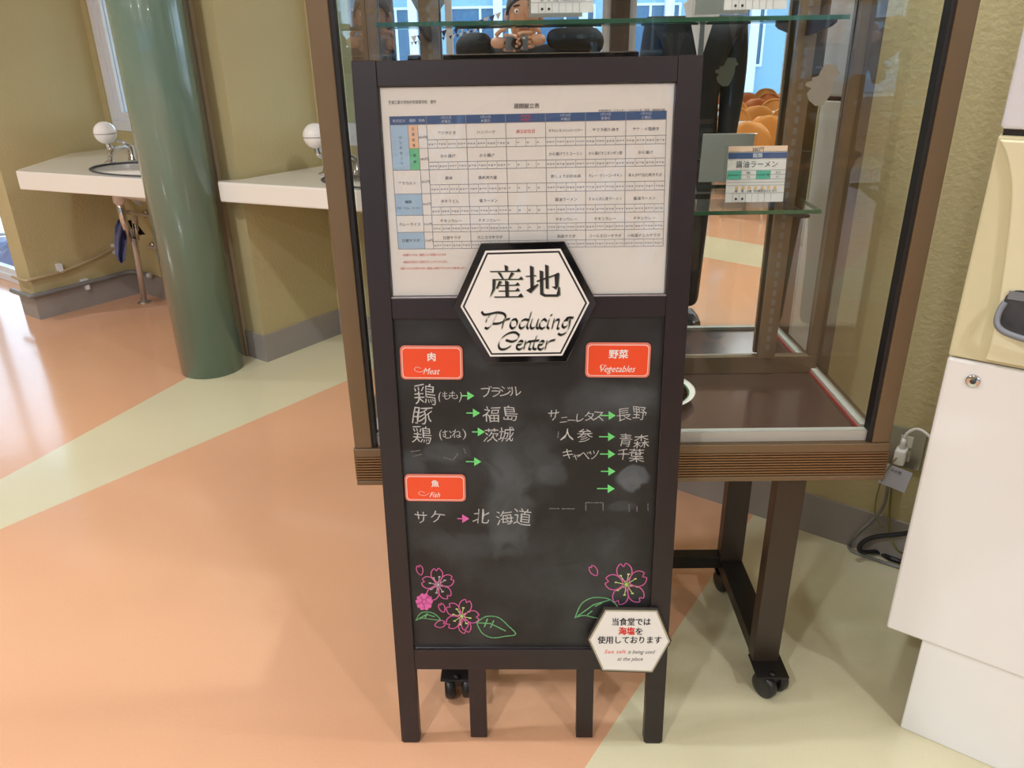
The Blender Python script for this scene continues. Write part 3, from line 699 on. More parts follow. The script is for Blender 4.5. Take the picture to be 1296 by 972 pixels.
for c_ in cols: cell(ln, c_-.0011, c_+.0011, -.066, 1, Y2)
cell(ln, -.0011, .0011, 0, 1, Y2); cell(ln, .101, .103, 0, 1, Y2); cell(ln, .065, .067, 0, .355, Y2)
for i in range(6):
    for r0, r1 in zip(rows[1::2], rows[2::2]):
        for q_ in range(1, 4): 
            c_ = cols[i]+.1442*q_/4; cell(ln, c_-.0006, c_+.0006, r0, r1, Y2)
ln.build('table_lines', INKG, sheet, stuff=True)
def tt(mb, s, a, b, px, fit=None, y=Y3, off=0): 
    x, z = tp(a, b); put_text(mb, s, x, z, px*.00131, y, res=1, fit=fit*.00131 if fit else (44*.00131 if len(s)*px > 46 else None), off=off)
tx = MB(); DISH = [['アジひらき','ハンバーグ','','タラのレモンペッパーソテー','サワラ照り焼き','サケ・の塩焼き'],['から揚げ','から揚げ','','から揚げてりユーリン','から揚げオニオンポン酢','から揚げ'],
  ['豚丼','鉄火丼大盛','','豚しょうが炒め丼','カレー・クリーミーチキン','あんかけ白だ焼きそば'],['天ちうどん','塩ラーメン','','醤油ラーメン','ちゃんぽん風ラーメン','醤油ラーメン'],
  ['チキンカレー','チキンカレー','','チキンカレー','チキンカレー','チキンカレー'],['日替サラダ','カニカマサラダ','','和風サラダ','コールスローサラダ','小松菜ナムルサラダ']]
for r in range(6):
    for i in range(6):
        if DISH[r][i]: tt(tx, DISH[r][i], cols[i]+.0721, (rows[2*r]+rows[2*r+1])/2+.01, 5.0)
tt(tx, 'アラカルト', .05, .46, 5); tt(tx, '麺類', .05, .61, 4.6); tt(tx, 'そば・うどん・ラーメン', .05, .66, 4, 32); tt(tx, 'カレーライス', .05, .795, 5); tt(tx, '日替サラダ', .05, .93, 5)
for r, s in ((.10,'430円'),(.27,'380円'),(.45,'350円'),(.63,'360円'),(.795,'360円'),(.93,'120円')): tt(tx, s, .119, r, 4.4)
for j, s in enumerate('日替定食'): tt(tx, s, .084, .035+j*.042, 4.4)
for j, s in enumerate('唐揚'): tt(tx, s, .084, .24+j*.05, 4.4)
for j, s in enumerate('ランチセット'): tt(tx, s, .035, .10+j*.04, 4.4)
x, z = sp(524.5,128.5); put_text(tx, '芝浦工業大学柏中学高等学校　御中', x, z, .0068, Y3, res=1, fit=62*.00131)
x, z = sp(670,133.5); put_text(tx, '週間献立表', x, z, .0088, Y3, res=2, bold=.012)
x, z = sp(803,139); put_text(tx, '栄養価表示／エネルギー・たんぱく質・脂質・食塩相当量', x, z, .0045, Y3, res=1, fit=86*.00131)
tx.build('lettering', INKM, sheet, stuff=True)
nb = MB(); rn = random.Random(2)
for i in range(6):
    for r0, r1 in zip(rows[1::2], rows[2::2]):
        for q_ in range(4):
            for e in range(3 if i != 2 else 1):
                a = cols[i]+.1442*(q_+.2+.28*e)/4; b = (r0+r1)/2; cell(nb, a-.0035, a+.0035, b-.004, b+.004+rn.uniform(0,.008), Y2)
nb.build('small_figures', mat('ink_light', (168,168,172), .7), sheet, stuff=True)
wt = MB()
for i, s in enumerate(('月曜日','火曜日','','木曜日','金曜日','土曜日')):
    if s: tt(wt, '1月%d日' % (25+i), cols[i]+.0721, -.048, 4.2); tt(wt, s, cols[i]+.0721, -.018, 4.2)
tt(wt, '販売区分', .035, -.03, 4.2); tt(wt, '種類', .084, -.03, 4.2); tt(wt, '価格', .118, -.03, 4.2)
wt.build('header_lettering', mat('ink_pale', (186,196,212), .6), sheet, stuff=True)
rd = MB(); tt(rd, '1月27日', cols[2]+.0721, -.048, 4.2); tt(rd, '水曜日', cols[2]+.0721, -.018, 4.2); tt(rd, '創立記念日', cols[2]+.0721, .07, 5)
for s, u, v, w in (('※日替ランチは、都合により変更になります',538,322,60),('※食材は予告なく変更することがございます。',540,331,62),('※食物アレルギーをお持ちの方は、従業員へお声掛け下さいますようお願い致します。',549,339,90)):
    x, z = sp(u, v); put_text(rd, s, x, z, .0052, Y3, res=1, fit=w*.00131)
rd.build('red_lettering', INKR, sheet, stuff=True)

# ---------------------------------------------------------------- hexagonal plates and orange magnets
def inset(pts, d):
    n = len(pts); out = []
    cx_ = sum(p[0] for p in pts)/n; cy_ = sum(p[1] for p in pts)/n
    L = []
    for i in range(n):
        (x0,y0),(x1,y1) = pts[i], pts[(i+1) % n]; l = math.hypot(x1-x0, y1-y0); nx, ny = -(y1-y0)/l, (x1-x0)/l
        if (cx_-x0)*nx+(cy_-y0)*ny < 0: nx, ny = -nx, -ny
        L.append((nx, ny, nx*x0+ny*y0+d))
    for i in range(n):
        a, b = L[i-1], L[i]; det = a[0]*b[1]-a[1]*b[0]
        out.append(((a[2]*b[1]-a[1]*b[2])/det, (a[0]*b[2]-a[2]*b[0])/det))
    return out
def placed(name, label, cat, c):  # thing on the board face, origin at its centre
    return thing(name, label, cat, mw=MS @ Matrix.Translation((c[0], 0, c[1])))
hexpx = [(616.5,455.4),(717.4,453.5),(756.3,378.9),(716.5,302.6),(610.9,305.7),(574.8,384.8)]
hc = sp(666,379); hx1 = [(a-hc[0], b-hc[1]) for a, b in (sp(*p) for p in hexpx)]
h1 = placed('hexagonal_plate', 'large black and white hexagonal sign reading Producing Center', 'sign', hc)
MB().plate(hx1, -.009, -.001).build('black_plate', mat('gloss_black', (16,16,17), .08, coat=.3), h1, bevel=.0012)
i1 = inset(hx1, .0125); MB().plate(i1, -.0096, -.009).build('white_border', WHITEI, h1)
MB().plate(inset(i1, .0035), -.0099, -.0096).build('black_line', INK, h1)
MB().plate(inset(i1, .0068), -.0102, -.0099).build('white_face', WHITEI, h1)
def z5(a, b): 
    p = sp(560+a/5.4, 290+b/5.4); return (p[0]-hc[0], p[1]-hc[1])
def kanji(mb, y, dx=0, dz=0):
    def poly(pts):
        q = [z5(*p) for p in pts]; q = [(a+dx, b+dz) for a, b in q]
        ar = sum(q[i][0]*q[(i+1)%len(q)][1]-q[(i+1)%len(q)][0]*q[i][1] for i in range(len(q)))
        if ar < 0: q = q[::-1]
        mb.add([(a, y, b) for a, b in q], [tuple(range(len(q)))])
    def hs(x0, x1, yy, w=7, tri=24, dy=-3):
        poly([(x0,yy),(x1,yy+dy),(x1,yy+dy+w),(x0,yy+w)])
        if tri: poly([(x1-tri*.9,yy+dy+1),(x1-tri*.2,yy+dy-tri*.7),(x1+tri*.35,yy+dy+2),(x1,yy+dy+w)])
    def vs(x, y0, y1, w=24, lean=0): poly([(x-w/2-3,y0-6),(x+w/2,y0+2),(x+w/2+lean,y1),(x-w/2+lean,y1)])
    vs(447,232,266,20); hs(335,535,268); poly([(385,276),(408,278),(428,322),(418,324)]); poly([(480,274),(500,282),(468,322),(458,320)])
    hs(355,552,322); poly([(352,322),(374,322),(368,390),(330,450),(350,392)]); poly([(396,334),(416,338),(384,388),(374,386)])
    hs(392,528,362); hs(392,528,400); hs(362,550,440,8,30); vs(450,336,440,22)
    vs(620,236,392,22); hs(577,648,300,7,0,-6); poly([(578,398),(660,352),(662,362),(610,418)])
    poly([(652,332),(790,284),(792,293),(652,342)]); poly([(772,290),(800,276),(806,284),(798,372),(780,392),(752,372),(776,370)])
    vs(722,228,386,20); poly([(672,262),(696,268),(696,414),(712,424),(785,424),(800,372),(808,374),(810,428),(790,440),(700,440),(674,426)])
def script(mb, y, dx=0, dz=0, w=.0049):
    N = math.radians(58)
    S = [[(276,545),(292,562),(330,558),(380,548),(425,556),(438,580),(424,606),(390,622),(352,624)],[(380,556),(362,592),(342,630),(316,656),(298,652)],[(332,566),(312,588),(304,612)],
         [(428,592),(412,655)],[(418,622),(440,598),(464,590)],
         [(505,592),(478,602),(468,635),(482,655),(508,640),(516,610),(505,592)],
         [(596,600),(570,594),(543,608),(531,638),(542,655),(566,642),(592,606)],[(612,545),(598,590),(582,640),(590,656)],
         [(620,590),(606,635),(615,655),(640,640),(660,595)],[(660,592),(648,645),(660,655)],
         [(714,604),(698,592),(672,615),(668,645),(685,656),(704,645)],[(734,592),(720,640),(730,655)],[(744,566),(752,562)],
         [(768,590),(752,655)],[(760,620),(785,596),(800,600),(788,650),(798,655)],
         [(862,596),(835,602),(822,632),(835,648),(860,628),(876,592)],[(876,592),(868,640),(848,680),(815,698),(795,690)],[(850,585),(870,580),(895,582)],
         [(528,700),(500,682),(455,690),(410,722),(388,765),(400,795),(435,795),(470,775)],[(528,700),(515,730),(480,745),(440,735)],
         [(515,768),(540,762),(552,745),(535,740),(515,760),(512,788),(530,798),(552,785)],
         [(572,740),(560,795)],[(566,765),(590,745),(606,748),(594,790),(606,796)],[(648,705),(625,770),(625,792),(642,795)],[(608,742),(662,736)],
         [(660,768),(685,762),(696,745),(680,740),(660,762),(658,788),(675,798),(695,785)],[(718,738),(704,795)],[(712,765),(735,742),(770,732)]]
    for s in S: ribbon(mb, [(a+dx, b+dz) for a, b in (z5(*p) for p in spline(s, 6))], w, y, N)
k = MB(); kanji(k, -.0104, .0016, -.0012); script(k, -.0104, .0012, -.0012); k.build('grey_green_shadow', mat('ink_sage', (150,158,134), .6), h1, stuff=True)
k = MB(); kanji(k, -.0106); script(k, -.0106); k.build('lettering', INK, h1, 'black brush characters over Producing Center in calligraphy', stuff=True)

h2px = [(758.3,844.4),(823.6,845.8),(847.2,805),(830.6,764.4),(762.5,764.4),(740.3,804.2)]
h2c = sp(794,805); hx2 = [(a-h2c[0], b-h2c[1]) for a, b in (sp(*p) for p in h2px)]
h2 = placed('hexagonal_plate', 'small white hexagonal notice about sea salt, on the lower right corner of the board', 'sign', h2c)
MB().plate(hx2, -.008, -.001).build('dark_plate', mat('smoked_acrylic', (58,54,48), .15), h2, bevel=.001)
j = inset(hx2, .0035); MB().plate(j, -.0085, -.008).build('tan_border', mat('ink_taupe', (176,170,150), .5), h2)
MB().plate(inset(j, .0035), -.0088, -.0085).build('white_face', WHITEI, h2)
def t2(mb, s, u, v, px, fit, shear=0, off=.015):
    x, z = sp(u, v); x -= h2c[0]; z -= h2c[1]; k_ = psz(u, v); put_text(mb, s, x, z, px*k_, -.0091, res=2, bold=off*2.4, fit=fit*k_, shear=shear)
k = MB(); t2(k,'当食堂では',796,781,12,48); t2(k,'を',806,793,12,9); t2(k,'使用しております',794,804,12,80); t2(k,'is being used',809,818.5,8,33,.3,0); t2(k,'at the place',795,827.5,8,32,.3,0); k.build('lettering', INK, h2)
RI = mat('ink_bright_red', (222,54,40), .5); k = MB(); t2(k,'海塩',790,793,12,20,0,.03); k.build('red_lettering', RI, h2)
k = MB(); t2(k,'Sea salt',776,818.5,8,27,.3,.0); k.build('red_lettering', RI, h2)

def rrect(cx_, cz_, w, h, r, n=5):
    o = []
    for sx, sz, a0 in ((1,-1,-90),(1,1,0),(-1,1,90),(-1,-1,180)):
        for i in range(n+1):
            a = math.radians(a0+90*i/n); o.append((cx_+sx*(w/2-r)+r*math.cos(a), cz_+sz*(h/2-r)+r*math.sin(a)))
    return o
def magnet(u0, v0, u1, v1, jp, en, label, dn=0):
    u, v = (u0+u1)/2, (v0+v1)/2; c = sp(u, v); a = sp(u0, v); b = sp(u1, v); t = sp(u, v0); d = sp(u, v1)
    w, h = b[0]-a[0], t[1]-d[1]; rot = math.atan2(b[1]-a[1], b[0]-a[0])
    o = thing('label_magnet', label, 'magnet', mw=MS @ Matrix.Translation((c[0], .0055, c[1])) @ Matrix.Rotation(-rot, 4, 'Y'))
    MB().plate(rrect(0,0,w,h,.009), -.0005, .0043).build('rim_plate', ORANGEL, o, bevel=.001)
    MB().plate(rrect(0,0,w-.007,h-.007,.0075), -.0010, -.0005).build('white_line', mat('ink_pinkwhite', (244,214,204), .5), o)
    MB().plate(rrect(0,0,w-.010,h-.010,.0065), -.0014, -.0010).build('orange_face', ORANGE, o)
    k = MB(); put_text(k, jp, 0, h*.17, h*.27, -.0016, res=2, bold=.05); put_text(k, en, 0, -h*.24, h*.27, -.0016, res=2, shear=.35, off=0.0, sx=.85)
    sw = [( -w*.17, -h*.16), (-w*.25,-h*.12), (-w*.27,-h*.22), (-w*.18,-h*.27), (-w*.10,-h*.18)]; ribbon(k, spline(sw, 4), .0007, -.0016)
    k.build('white_lettering', WHITEI, o)
magnet(506,437,586,480,'肉','Meat','orange label magnet reading Meat at the top left of the chalkboard')
magnet(510,601,588,635,'魚','Fish','orange label magnet reading Fish at the left of the chalkboard')
magnet(742,432,824,476,'野菜','Vegetables','orange label magnet reading Vegetables at the top right of the chalkboard')
# ================================================================ washbasins
def basin(name, label, FL, L, back_n, cxs, ell, left_pts):
    """FL front-left point in plan, L length along the front, top at .88"""
    ds = math.radians(-22.0); M = Mxy(FL[0], FL[1], ds, .88)
    o = thing(name, label, 'washbasin', mw=M)
    inv = M.inverted()
    out = [(0.03,0),(L-.03,0),(L,.03)] + [tuple((inv @ Vector((p[0], p[1], .88))).xy) for p in left_pts] + [(0,.03)]
    s = MB().prism(out, -.088, 0).build('counter', PORC, o, bevel=.014)
    cut = MB().lathe([(ell,-.2),(ell,.05)], 40, Matrix.Translation((cxs,.245,0)), 1, .55).build('cut', PORC)
    cut.matrix_world = M
    bpy.context.view_layer.update()
    b = s.modifiers.new('hole', 'BOOLEAN'); b.object = cut; b.solver = 'EXACT'
    s.modifiers.move(1, 0)
    dg = bpy.context.evaluated_depsgraph_get(); me = bpy.data.meshes.new_from_object(s.evaluated_get(dg)); s.modifiers.clear(); s.data = me
    bpy.data.objects.remove(cut)
    n = 10; pr = [(ell*1.0, -.006)] + [(ell*math.cos(i/n*math.pi/2)*.995+.0005, -.012-.135*math.sin(i/n*math.pi/2)) for i in range(n+1)]
    pr += [(max(.0005, ell*math.cos(i/n*math.pi/2)+.003), -.020-.137*math.sin(i/n*math.pi/2)) for i in range(n, -1, -1)]
    MB().lathe(pr, 40, Matrix.Translation((cxs,.245,0)), 1, .55).build('bowl', PORC, o)
    MB().tube([(cxs+(ell+.002)*math.cos(a), .245+(ell+.002)*.55*math.sin(a), .001) for a in [k*2*math.pi/48 for k in range(48)]], .006, 6, closed=True).build('rim_seal', DARKG, o)
    return o, M
B1, M1 = basin('washbasin', 'white washbasin counter left of the green column', (-2.426,3.923), 1.02, None, .68, .37, [(-1.30,4.0),(-1.95,4.47),(-2.31,4.74),(-2.46,4.54)])
B2, M2 = basin('washbasin', 'white washbasin counter right of the green column, behind the cabinet edge', (-1.301,3.505), 1.15, None, .80, .37, [(-.10,3.34),(-.88,3.93),(-.93,3.90),(-1.19,3.56)])
def dispenser(u, v, y, base, label):
    c = at(u, v, y=y); o = thing('soap_dispenser', label, 'soap dispenser', (base[0], base[1], .881))
    c = c - Vector((base[0], base[1], .881)); R = .055
    MB().ball(c, R, 28).build('white_ball', mat('glossy_white', (240,236,230), .12, coat=.5), o)
    MB().tube([(c.x+R*1.003*math.cos(a), c.y+R*1.003*math.sin(a), c.z-.003) for a in [k*2*math.pi/36 for k in range(36)]], .0012, 4, closed=True).build('seam', DARKG, o)
    MB().tube(spline([(c.x+.002, c.y, c.z-R*.9), (c.x+.012, c.y, c.z-.085), (.02,0,.07), (.0,0,.0)], 5), [.016]*5+[.012]*10+[.014], 14).build('chrome_stem', CHROME, o)
    MB().lathe([(.0001,0),(.026,0),(.026,.006),(.016,.012),(.0001,.012)], 20).build('base_collar', CHROME, o)
def faucet(x, y, label):
    o = thing('faucet', label, 'faucet', (x, y, .881), math.radians(-22))
    MB().lathe([(.0001,0),(.026,0),(.024,.012),(.018,.02),(.018,.075),(.0001,.08)], 20).build('body', CHROME, o)
    MB().tube(spline([(0,0,.055),(.0,-.05,.075),(0,-.11,.07),(0,-.14,.045)], 5), .011, 12).build('spout', CHROME, o)
    MB().tube([(0,0,.075),(-.05,-.01,.10),(-.085,-.015,.105)], [.01,.008,.007], 10).build('lever', CHROME, o)
dispenser(133, 168, 4.15, (at(148,203,z=.881).x+.01, 4.12), 'white ball soap dispenser on chrome stem left of the green column')
dispenser(399, 172, 3.62, (at(411,225,y=3.64).x, 3.64), 'white ball soap dispenser by the cabinet, cut off by its left post')
p = at(166, 203, y=4.2); faucet(p.x+.02, 4.18, 'chrome faucet left of the green column')
p = at(452, 210, y=3.62); faucet(p.x, 3.60, 'chrome faucet seen through the cabinet side')
# plumbing below the left basin
q = M1 @ Vector((.68, .245, -.157))
dp = thing('drain_pipe', 'chrome drain trap with floor pipe under the left washbasin', 'drain', (q.x, q.y, 0))
f0 = at(183, 383, z=0) - Vector((q.x, q.y, 0)); c1 = at(151, 245, y=4.2); c1 = c1 - Vector((q.x, q.y, 0))
t0 = at(150,236,y=4.10)-Vector((q.x,q.y,0)); t1 = at(151,256,y=4.12)-Vector((q.x,q.y,0)); t2 = at(163,305,y=4.22)-Vector((q.x,q.y,0))
MB().tube([t0, t1], [.036,.030], 16).build('drain_cup', mat('white_plastic', (222,214,206), .4), dp)
MB().tube([t1, t2], .019, 12).build('trap_tube', CHROME, dp)
MB().tube([(t2.x,t2.y,t2.z+.03),(t2.x+.03,t2.y+.03,t2.z-.0),(t2.x+.04,t2.y+.04,t2.z+.12)], .017, 10).build('trap_bend', CHROME, dp)
g0 = at(168,290,y=4.32)-Vector((q.x,q.y,0))
MB().tube([g0, f0], .016, 12).build('floor_pipe', STEELD, dp)
MB().lathe([(.0001,.0),(.04,.0),(.038,.006),(.018,.012),(.018,.03),(.0001,.03)], 20, Matrix.Translation(f0)).build('floor_flange', CHROME, dp)
def cloth(pts, label, col, y, name='cleaning_cloth'):
    n = len(pts); vs = []; fs = []
    for k_, (ul, ur, v) in enumerate(pts):
        for i in range(9):
            t = i/8; p_ = at(ul+(ur-ul)*t, v, y=y+.03*math.sin(t*9+k_*.5)+.01*math.sin(k_)); vs.append(p_)
    fs = [(j*9+i, (j+1)*9+i, (j+1)*9+i+1, j*9+i+1) for j in range(n-1) for i in range(8)]
    o = MB().add(vs, fs, True).build(name, col); s = o.modifiers.new('thick', 'SOLIDIFY'); s.thickness = .004
    c_ = sum((Vector(v) for v in vs), Vector())/len(vs); origin_to(o, c_); tag(o, label, 'cloth')
cloth([(150,158,278),(146,161,288),(145,160,300),(145,159,312),(146,158,322),(149,157,330),(153,155,333)], 'blue cleaning cloth hanging on the drain pipe', mat('blue_cloth', (86,90,128), .9, var=.15, vscale=40), 4.2)
cloth([(163,168,279),(165,174,285),(167,179,292),(172,183,297)], 'dark cloth draped behind the drain pipe', mat('black_rag', (38,34,44), .9), 4.3)
# pipes fixed on the fin and back wall
PW = mat('painted_pipe', (172,156,122), .45); PG = mat('grey_pipe', (120,122,122), .4)
MF = Mxy(C1.x, C1.y, ANG)       # fin frame: x out of the side face, y along it
wp = thing('wall_pipe', 'thin painted pipe running along the yellow wall under the left basin', 'pipe', mw=MF)
MB().tube(spline([(-FW*.9,-.03,.235),(.0,-.03,.235),(.025,.0,.24),(.026,.2,.25),(.026,.45,.30),(.026,.58,.36)], 5), .009, 8).build('pipe', PW, wp)
for y in (.16, .5): MB().box(.0, .034, y-.012, y+.012, .225+.1*y, .27+.13*y).build('clamp', FRAMEW, wp)
MB().box(.001,.02,.26,.30,.13,.17).box(.012,.04,.27,.29,.11,.15).build('bracket', FRAMEW, wp)
wp2 = thing('floor_pipe_run', 'grey pipe lying on top of the grey wall base', 'pipe', mw=MF)
MB().tube(spline([(-FW-.02,-.04,.15),(0,-.035,.15),(.032,.0,.15),(.032,.35,.15),(.034,.56,.15),(.20,.575,.15)], 4), .014, 8).build('pipe', PG, wp2)
MB().tube([(.20,.575,.15),(.215,.575,.15)], .018, 10).build('end_cap', FRAMEW, wp2)
MN = Mxy(I1.x, I1.y, ANG)
ub = thing('water_supply_pipe', 'bent supply pipes with valve on the back wall under the left basin', 'pipe', mw=MN)
MB().tube(spline([(.10,-.03,.52),(.30,-.03,.52),(.33,-.03,.50),(.33,-.03,.36),(.30,-.03,.33),(.24,-.03,.33)], 4), .010, 8).build('u_bend', STEELD, ub)
MB().tube([(.05,-.03,.66),(.45,-.03,.66)], .009, 8).build('upper_pipe', STEELD, ub)
for x, z in ((.24,.33),(.24,.52)): MB().lathe([(.0001,0),(.024,0),(.022,.012),(.0001,.014)], 16, Matrix.Translation((x,-.002,z)) @ Matrix.Rotation(math.pi/2,4,'X')).build('flange', CHROME, ub)
MB().tube([(.12,-.03,.52),(.12,-.07,.53)], .012, 8).tube([(.10,-.07,.535),(.14,-.07,.525)], .009, 8).build('valve_handle', CHROME, ub)
k = MB(); k.box(.18,.20,-.2,-.0,.75,.765); k.add([(.18,-.2,.75),(.2,-.2,.75),(.2,0,.56),(.18,0,.56),(.18,-.18,.75),(.2,-.18,.75),(.2,0,.585),(.18,0,.585)], [(0,1,2,3),(4,7,6,5),(0,3,7,4),(1,5,6,2)])
k.build('basin_bracket', FRAMEW, ub)

# ================================================================ white machine
MM = Mxy(.806, 1.333, ANG)
mc = thing('drinks_machine', 'tall white and beige dispensing machine by the right wall', 'machine', mw=MM)
boxo('plinth', WHITEP, mc, .072, .54, .006, .52, 0, .257, bevel=.003)
boxo('cabinet_body', WHITEP, mc, 0, .62, .022, .56, .257, 1.286, bevel=.003)
boxo('lower_door', WHITEP, mc, 0, .62, 0, .0215, .257, .893, bevel=.005)
boxo('beige_front', BEIGEP, mc, .0, .62, .0, .0215, .896, 1.286, bevel=.004)
boxo('gap_seal', BLACK, mc, .005, .615, .006, .55, 1.286, 1.296)
boxo('upper_unit', mat('white_grey_enamel', (214,216,222), .35), mc, .0, .62, .0, .56, 1.296, 1.86, bevel=.006)
pts = spline([(.004,1.280),(.020,1.255),(.036,1.21),(.046,1.15),(.054,1.07),(.060,1.0),(.062,.93),(.060,.905)], 4)
pz = [(x, z) for x, z in pts]+[(.60,.905),(.60,1.280)]
MB().plate(pz[::-1] if False else pz, -.012, -.0001).build('dispensing_hood', mat('beige_light', (222,217,182), .38), mc, bevel=.004)
lk = MB().lathe([(.0001,0),(.0125,0),(.0125,.003),(.010,.0045),(.0001,.0045)], 24, Matrix.Translation((.049,0,.857)) @ Matrix.Rotation(math.pi/2,4,'X')).build('lock', CHROME, mc, 'round metal lock')
MB().lathe([(.0001,.0045),(.0048,.0045),(.0048,.0056),(.0001,.0056)], 12, Matrix.Translation((.049,0,.857)) @ Matrix.Rotation(math.pi/2,4,'X')).box(.0482,.0498,-.0062,-.0056,.854,.860).build('keyhole', DARKG, lk)
rc = MB(); w0, w1 = .066, .30
o_ = rrect((w0+w1)/2, 1.0, w1-w0, .078, .02)
MB().plate(o_, -.0135, -.012).build('dispensing_recess', DARKG, mc)
lip = [(x, -.018-.02*math.sin(max(0,min(1,(t))) * math.pi), z) for t, (x, z) in enumerate(o_)]
lp = [(w0+.002,-.014,1.015),(w0-.003,-.022,.995),(w0+.002,-.030,.975),(w0+.03,-.036,.965),(w0+.10,-.040,.960),(w0+.2,-.036,.965),(w1,-.02,.98)]
MB().tube(spline(lp, 5), .0055, 10).build('drip_ring', GREYP, mc, 'grey rounded cup rim')
boxo('recess_bar', GREYP, mc, w0+.004, w1-.004, -.0165, -.0136, 1.022, 1.036)

# ================================================================ wall socket, plugs, cables
MW = Mxy(.568, 2.327, ANG)
def wl(u, v):    # point on the right wall face, in wall coordinates
    d = at(u, v, y=1.0) - Vector((0,0,EYE)); n = Vector((.595,.803,0)); t = 2.206/(d.dot(n)); return MW.inverted() @ (Vector((0,0,EYE)) + d*t)
a, b = wl(1128,541), wl(1165,592)
so = thing('wall_socket', 'stainless double wall socket plate right of the cabinet', 'socket', mw=MW @ Matrix.Translation(((a.x+b.x)/2, 0, (a.z+b.z)/2)))
hw, hh = abs(b.x-a.x)/2, abs(a.z-b.z)/2+.01
boxo('cover_plate', mat('steel_plate', (150,148,136), .35, metal=.7), so, -hw, hw, -.006, 0, -hh, hh, bevel=.0015)
for z in (-.022, .022): boxo('outlet', mat('outlet_ivory', (206,200,182), .5), so, -.016, .016, -.009, -.0055, z-.017, z+.017, bevel=.001)
p = wl(1143,570)
pg = thing('white_plug', 'white plug with its cord looping behind the machine', 'plug', mw=MW @ Matrix.Translation((p.x, -.01, p.z)))
WPL = mat('plug_white', (224,222,214), .4)
MB().box(-.015,.015,-.040,0,-.028,.020).build('plug_body', WPL, pg, bevel=.006)
MB().lathe([(.010,0),(.0075,.022),(.005,.030)], 12, Matrix.Translation((0,-.018,.020))).build('strain_relief', WPL, pg)
MB().tube(spline([(0,-.018,.045),(.006,-.018,.07),(.03,-.02,.088),(.065,-.03,.075),(.10,-.03,.03),(.14,-.02,-.10)], 6), .0042, 8).build('cord', WPL, pg)
p = wl(1138,595)
cdn = thing('tag_card', 'small pale paper tag hanging below the wall socket', 'tag', mw=MW @ Matrix.Translation((p.x, -.052, p.z)) @ Matrix.Rotation(.14,4,'Y'))
MB().box(-.036,.036,-.0008,0,-.034,.034).build('card', mat('lilac_paper', (198,200,214), .7), cdn)
k = MB(); put_text(k, '冷水機', -.004, .020, .010, -.0012, res=2); k.build('lettering', INK, cdn)
MB().tube([(0,-.001,.033),(.004,.006,.045),(-.004,.010,.052)], .0009, 5).build('string', mat('string_green', (120,124,70), .8), cdn)
def cable(name, pts, r, m, label, cat='cable'):
    o = MB().tube(spline([tuple(x) for x in pts], 8), r, 8).build(name, m); origin_to(o, pts[-1] if pts[-1][2] < pts[0][2] else pts[0]); return tag(o, label, cat)
def wp_(u, v, off=.02): q = wl(u, v); return MW @ Vector((q.x, -off, q.z))
fl = lambda u, v, r=.006: at(u, v, z=r)
GCB = mat('grey_cord', (130,130,128), .5); BCB = mat('black_cord', (20,20,22), .4); YCB = mat('earth_cord', (120,122,60), .5)
MB().tube([tuple(wp_(1127,612,.035)), tuple(wp_(1122,630,.032))], [.014,.006], 10).build('t', GCB) if 0 else None
cable('grey_power_cord', [wp_(1128,600,.030), wp_(1122,632,.028), wp_(1108,652,.028), wp_(1090,668,.035), fl(1074,689), fl(1080,698), fl(1102,706), fl(1135,717), fl(1165,727)], .0048, GCB, 'grey power cord dropping from the socket onto the floor')
cable('black_power_cord', [wp_(1200,655,.05), wp_(1150,665,.05), wp_(1112,668,.06), wp_(1097,675,.07), wp_(1098,684,.07), fl(1112,699,.009), fl(1128,707,.009), fl(1165,718,.009)], .0075, BCB, 'thick black cord looping out from behind the machine')
cable('green_earth_wire', [wp_(1140,570,.053), wp_(1124,592,.056), wp_(1112,625,.03), wp_(1111,648,.03), wp_(1120,662,.03)], .0018, YCB, 'thin green wire hanging left of the paper tag')
cable('green_earth_wire', [wp_(1131,612,.03), wp_(1128,650,.03), wp_(1130,672,.03), wp_(1140,690,.035), fl(1155,702,.004)], .003, YCB, 'green wire running down the wall below the paper tag')

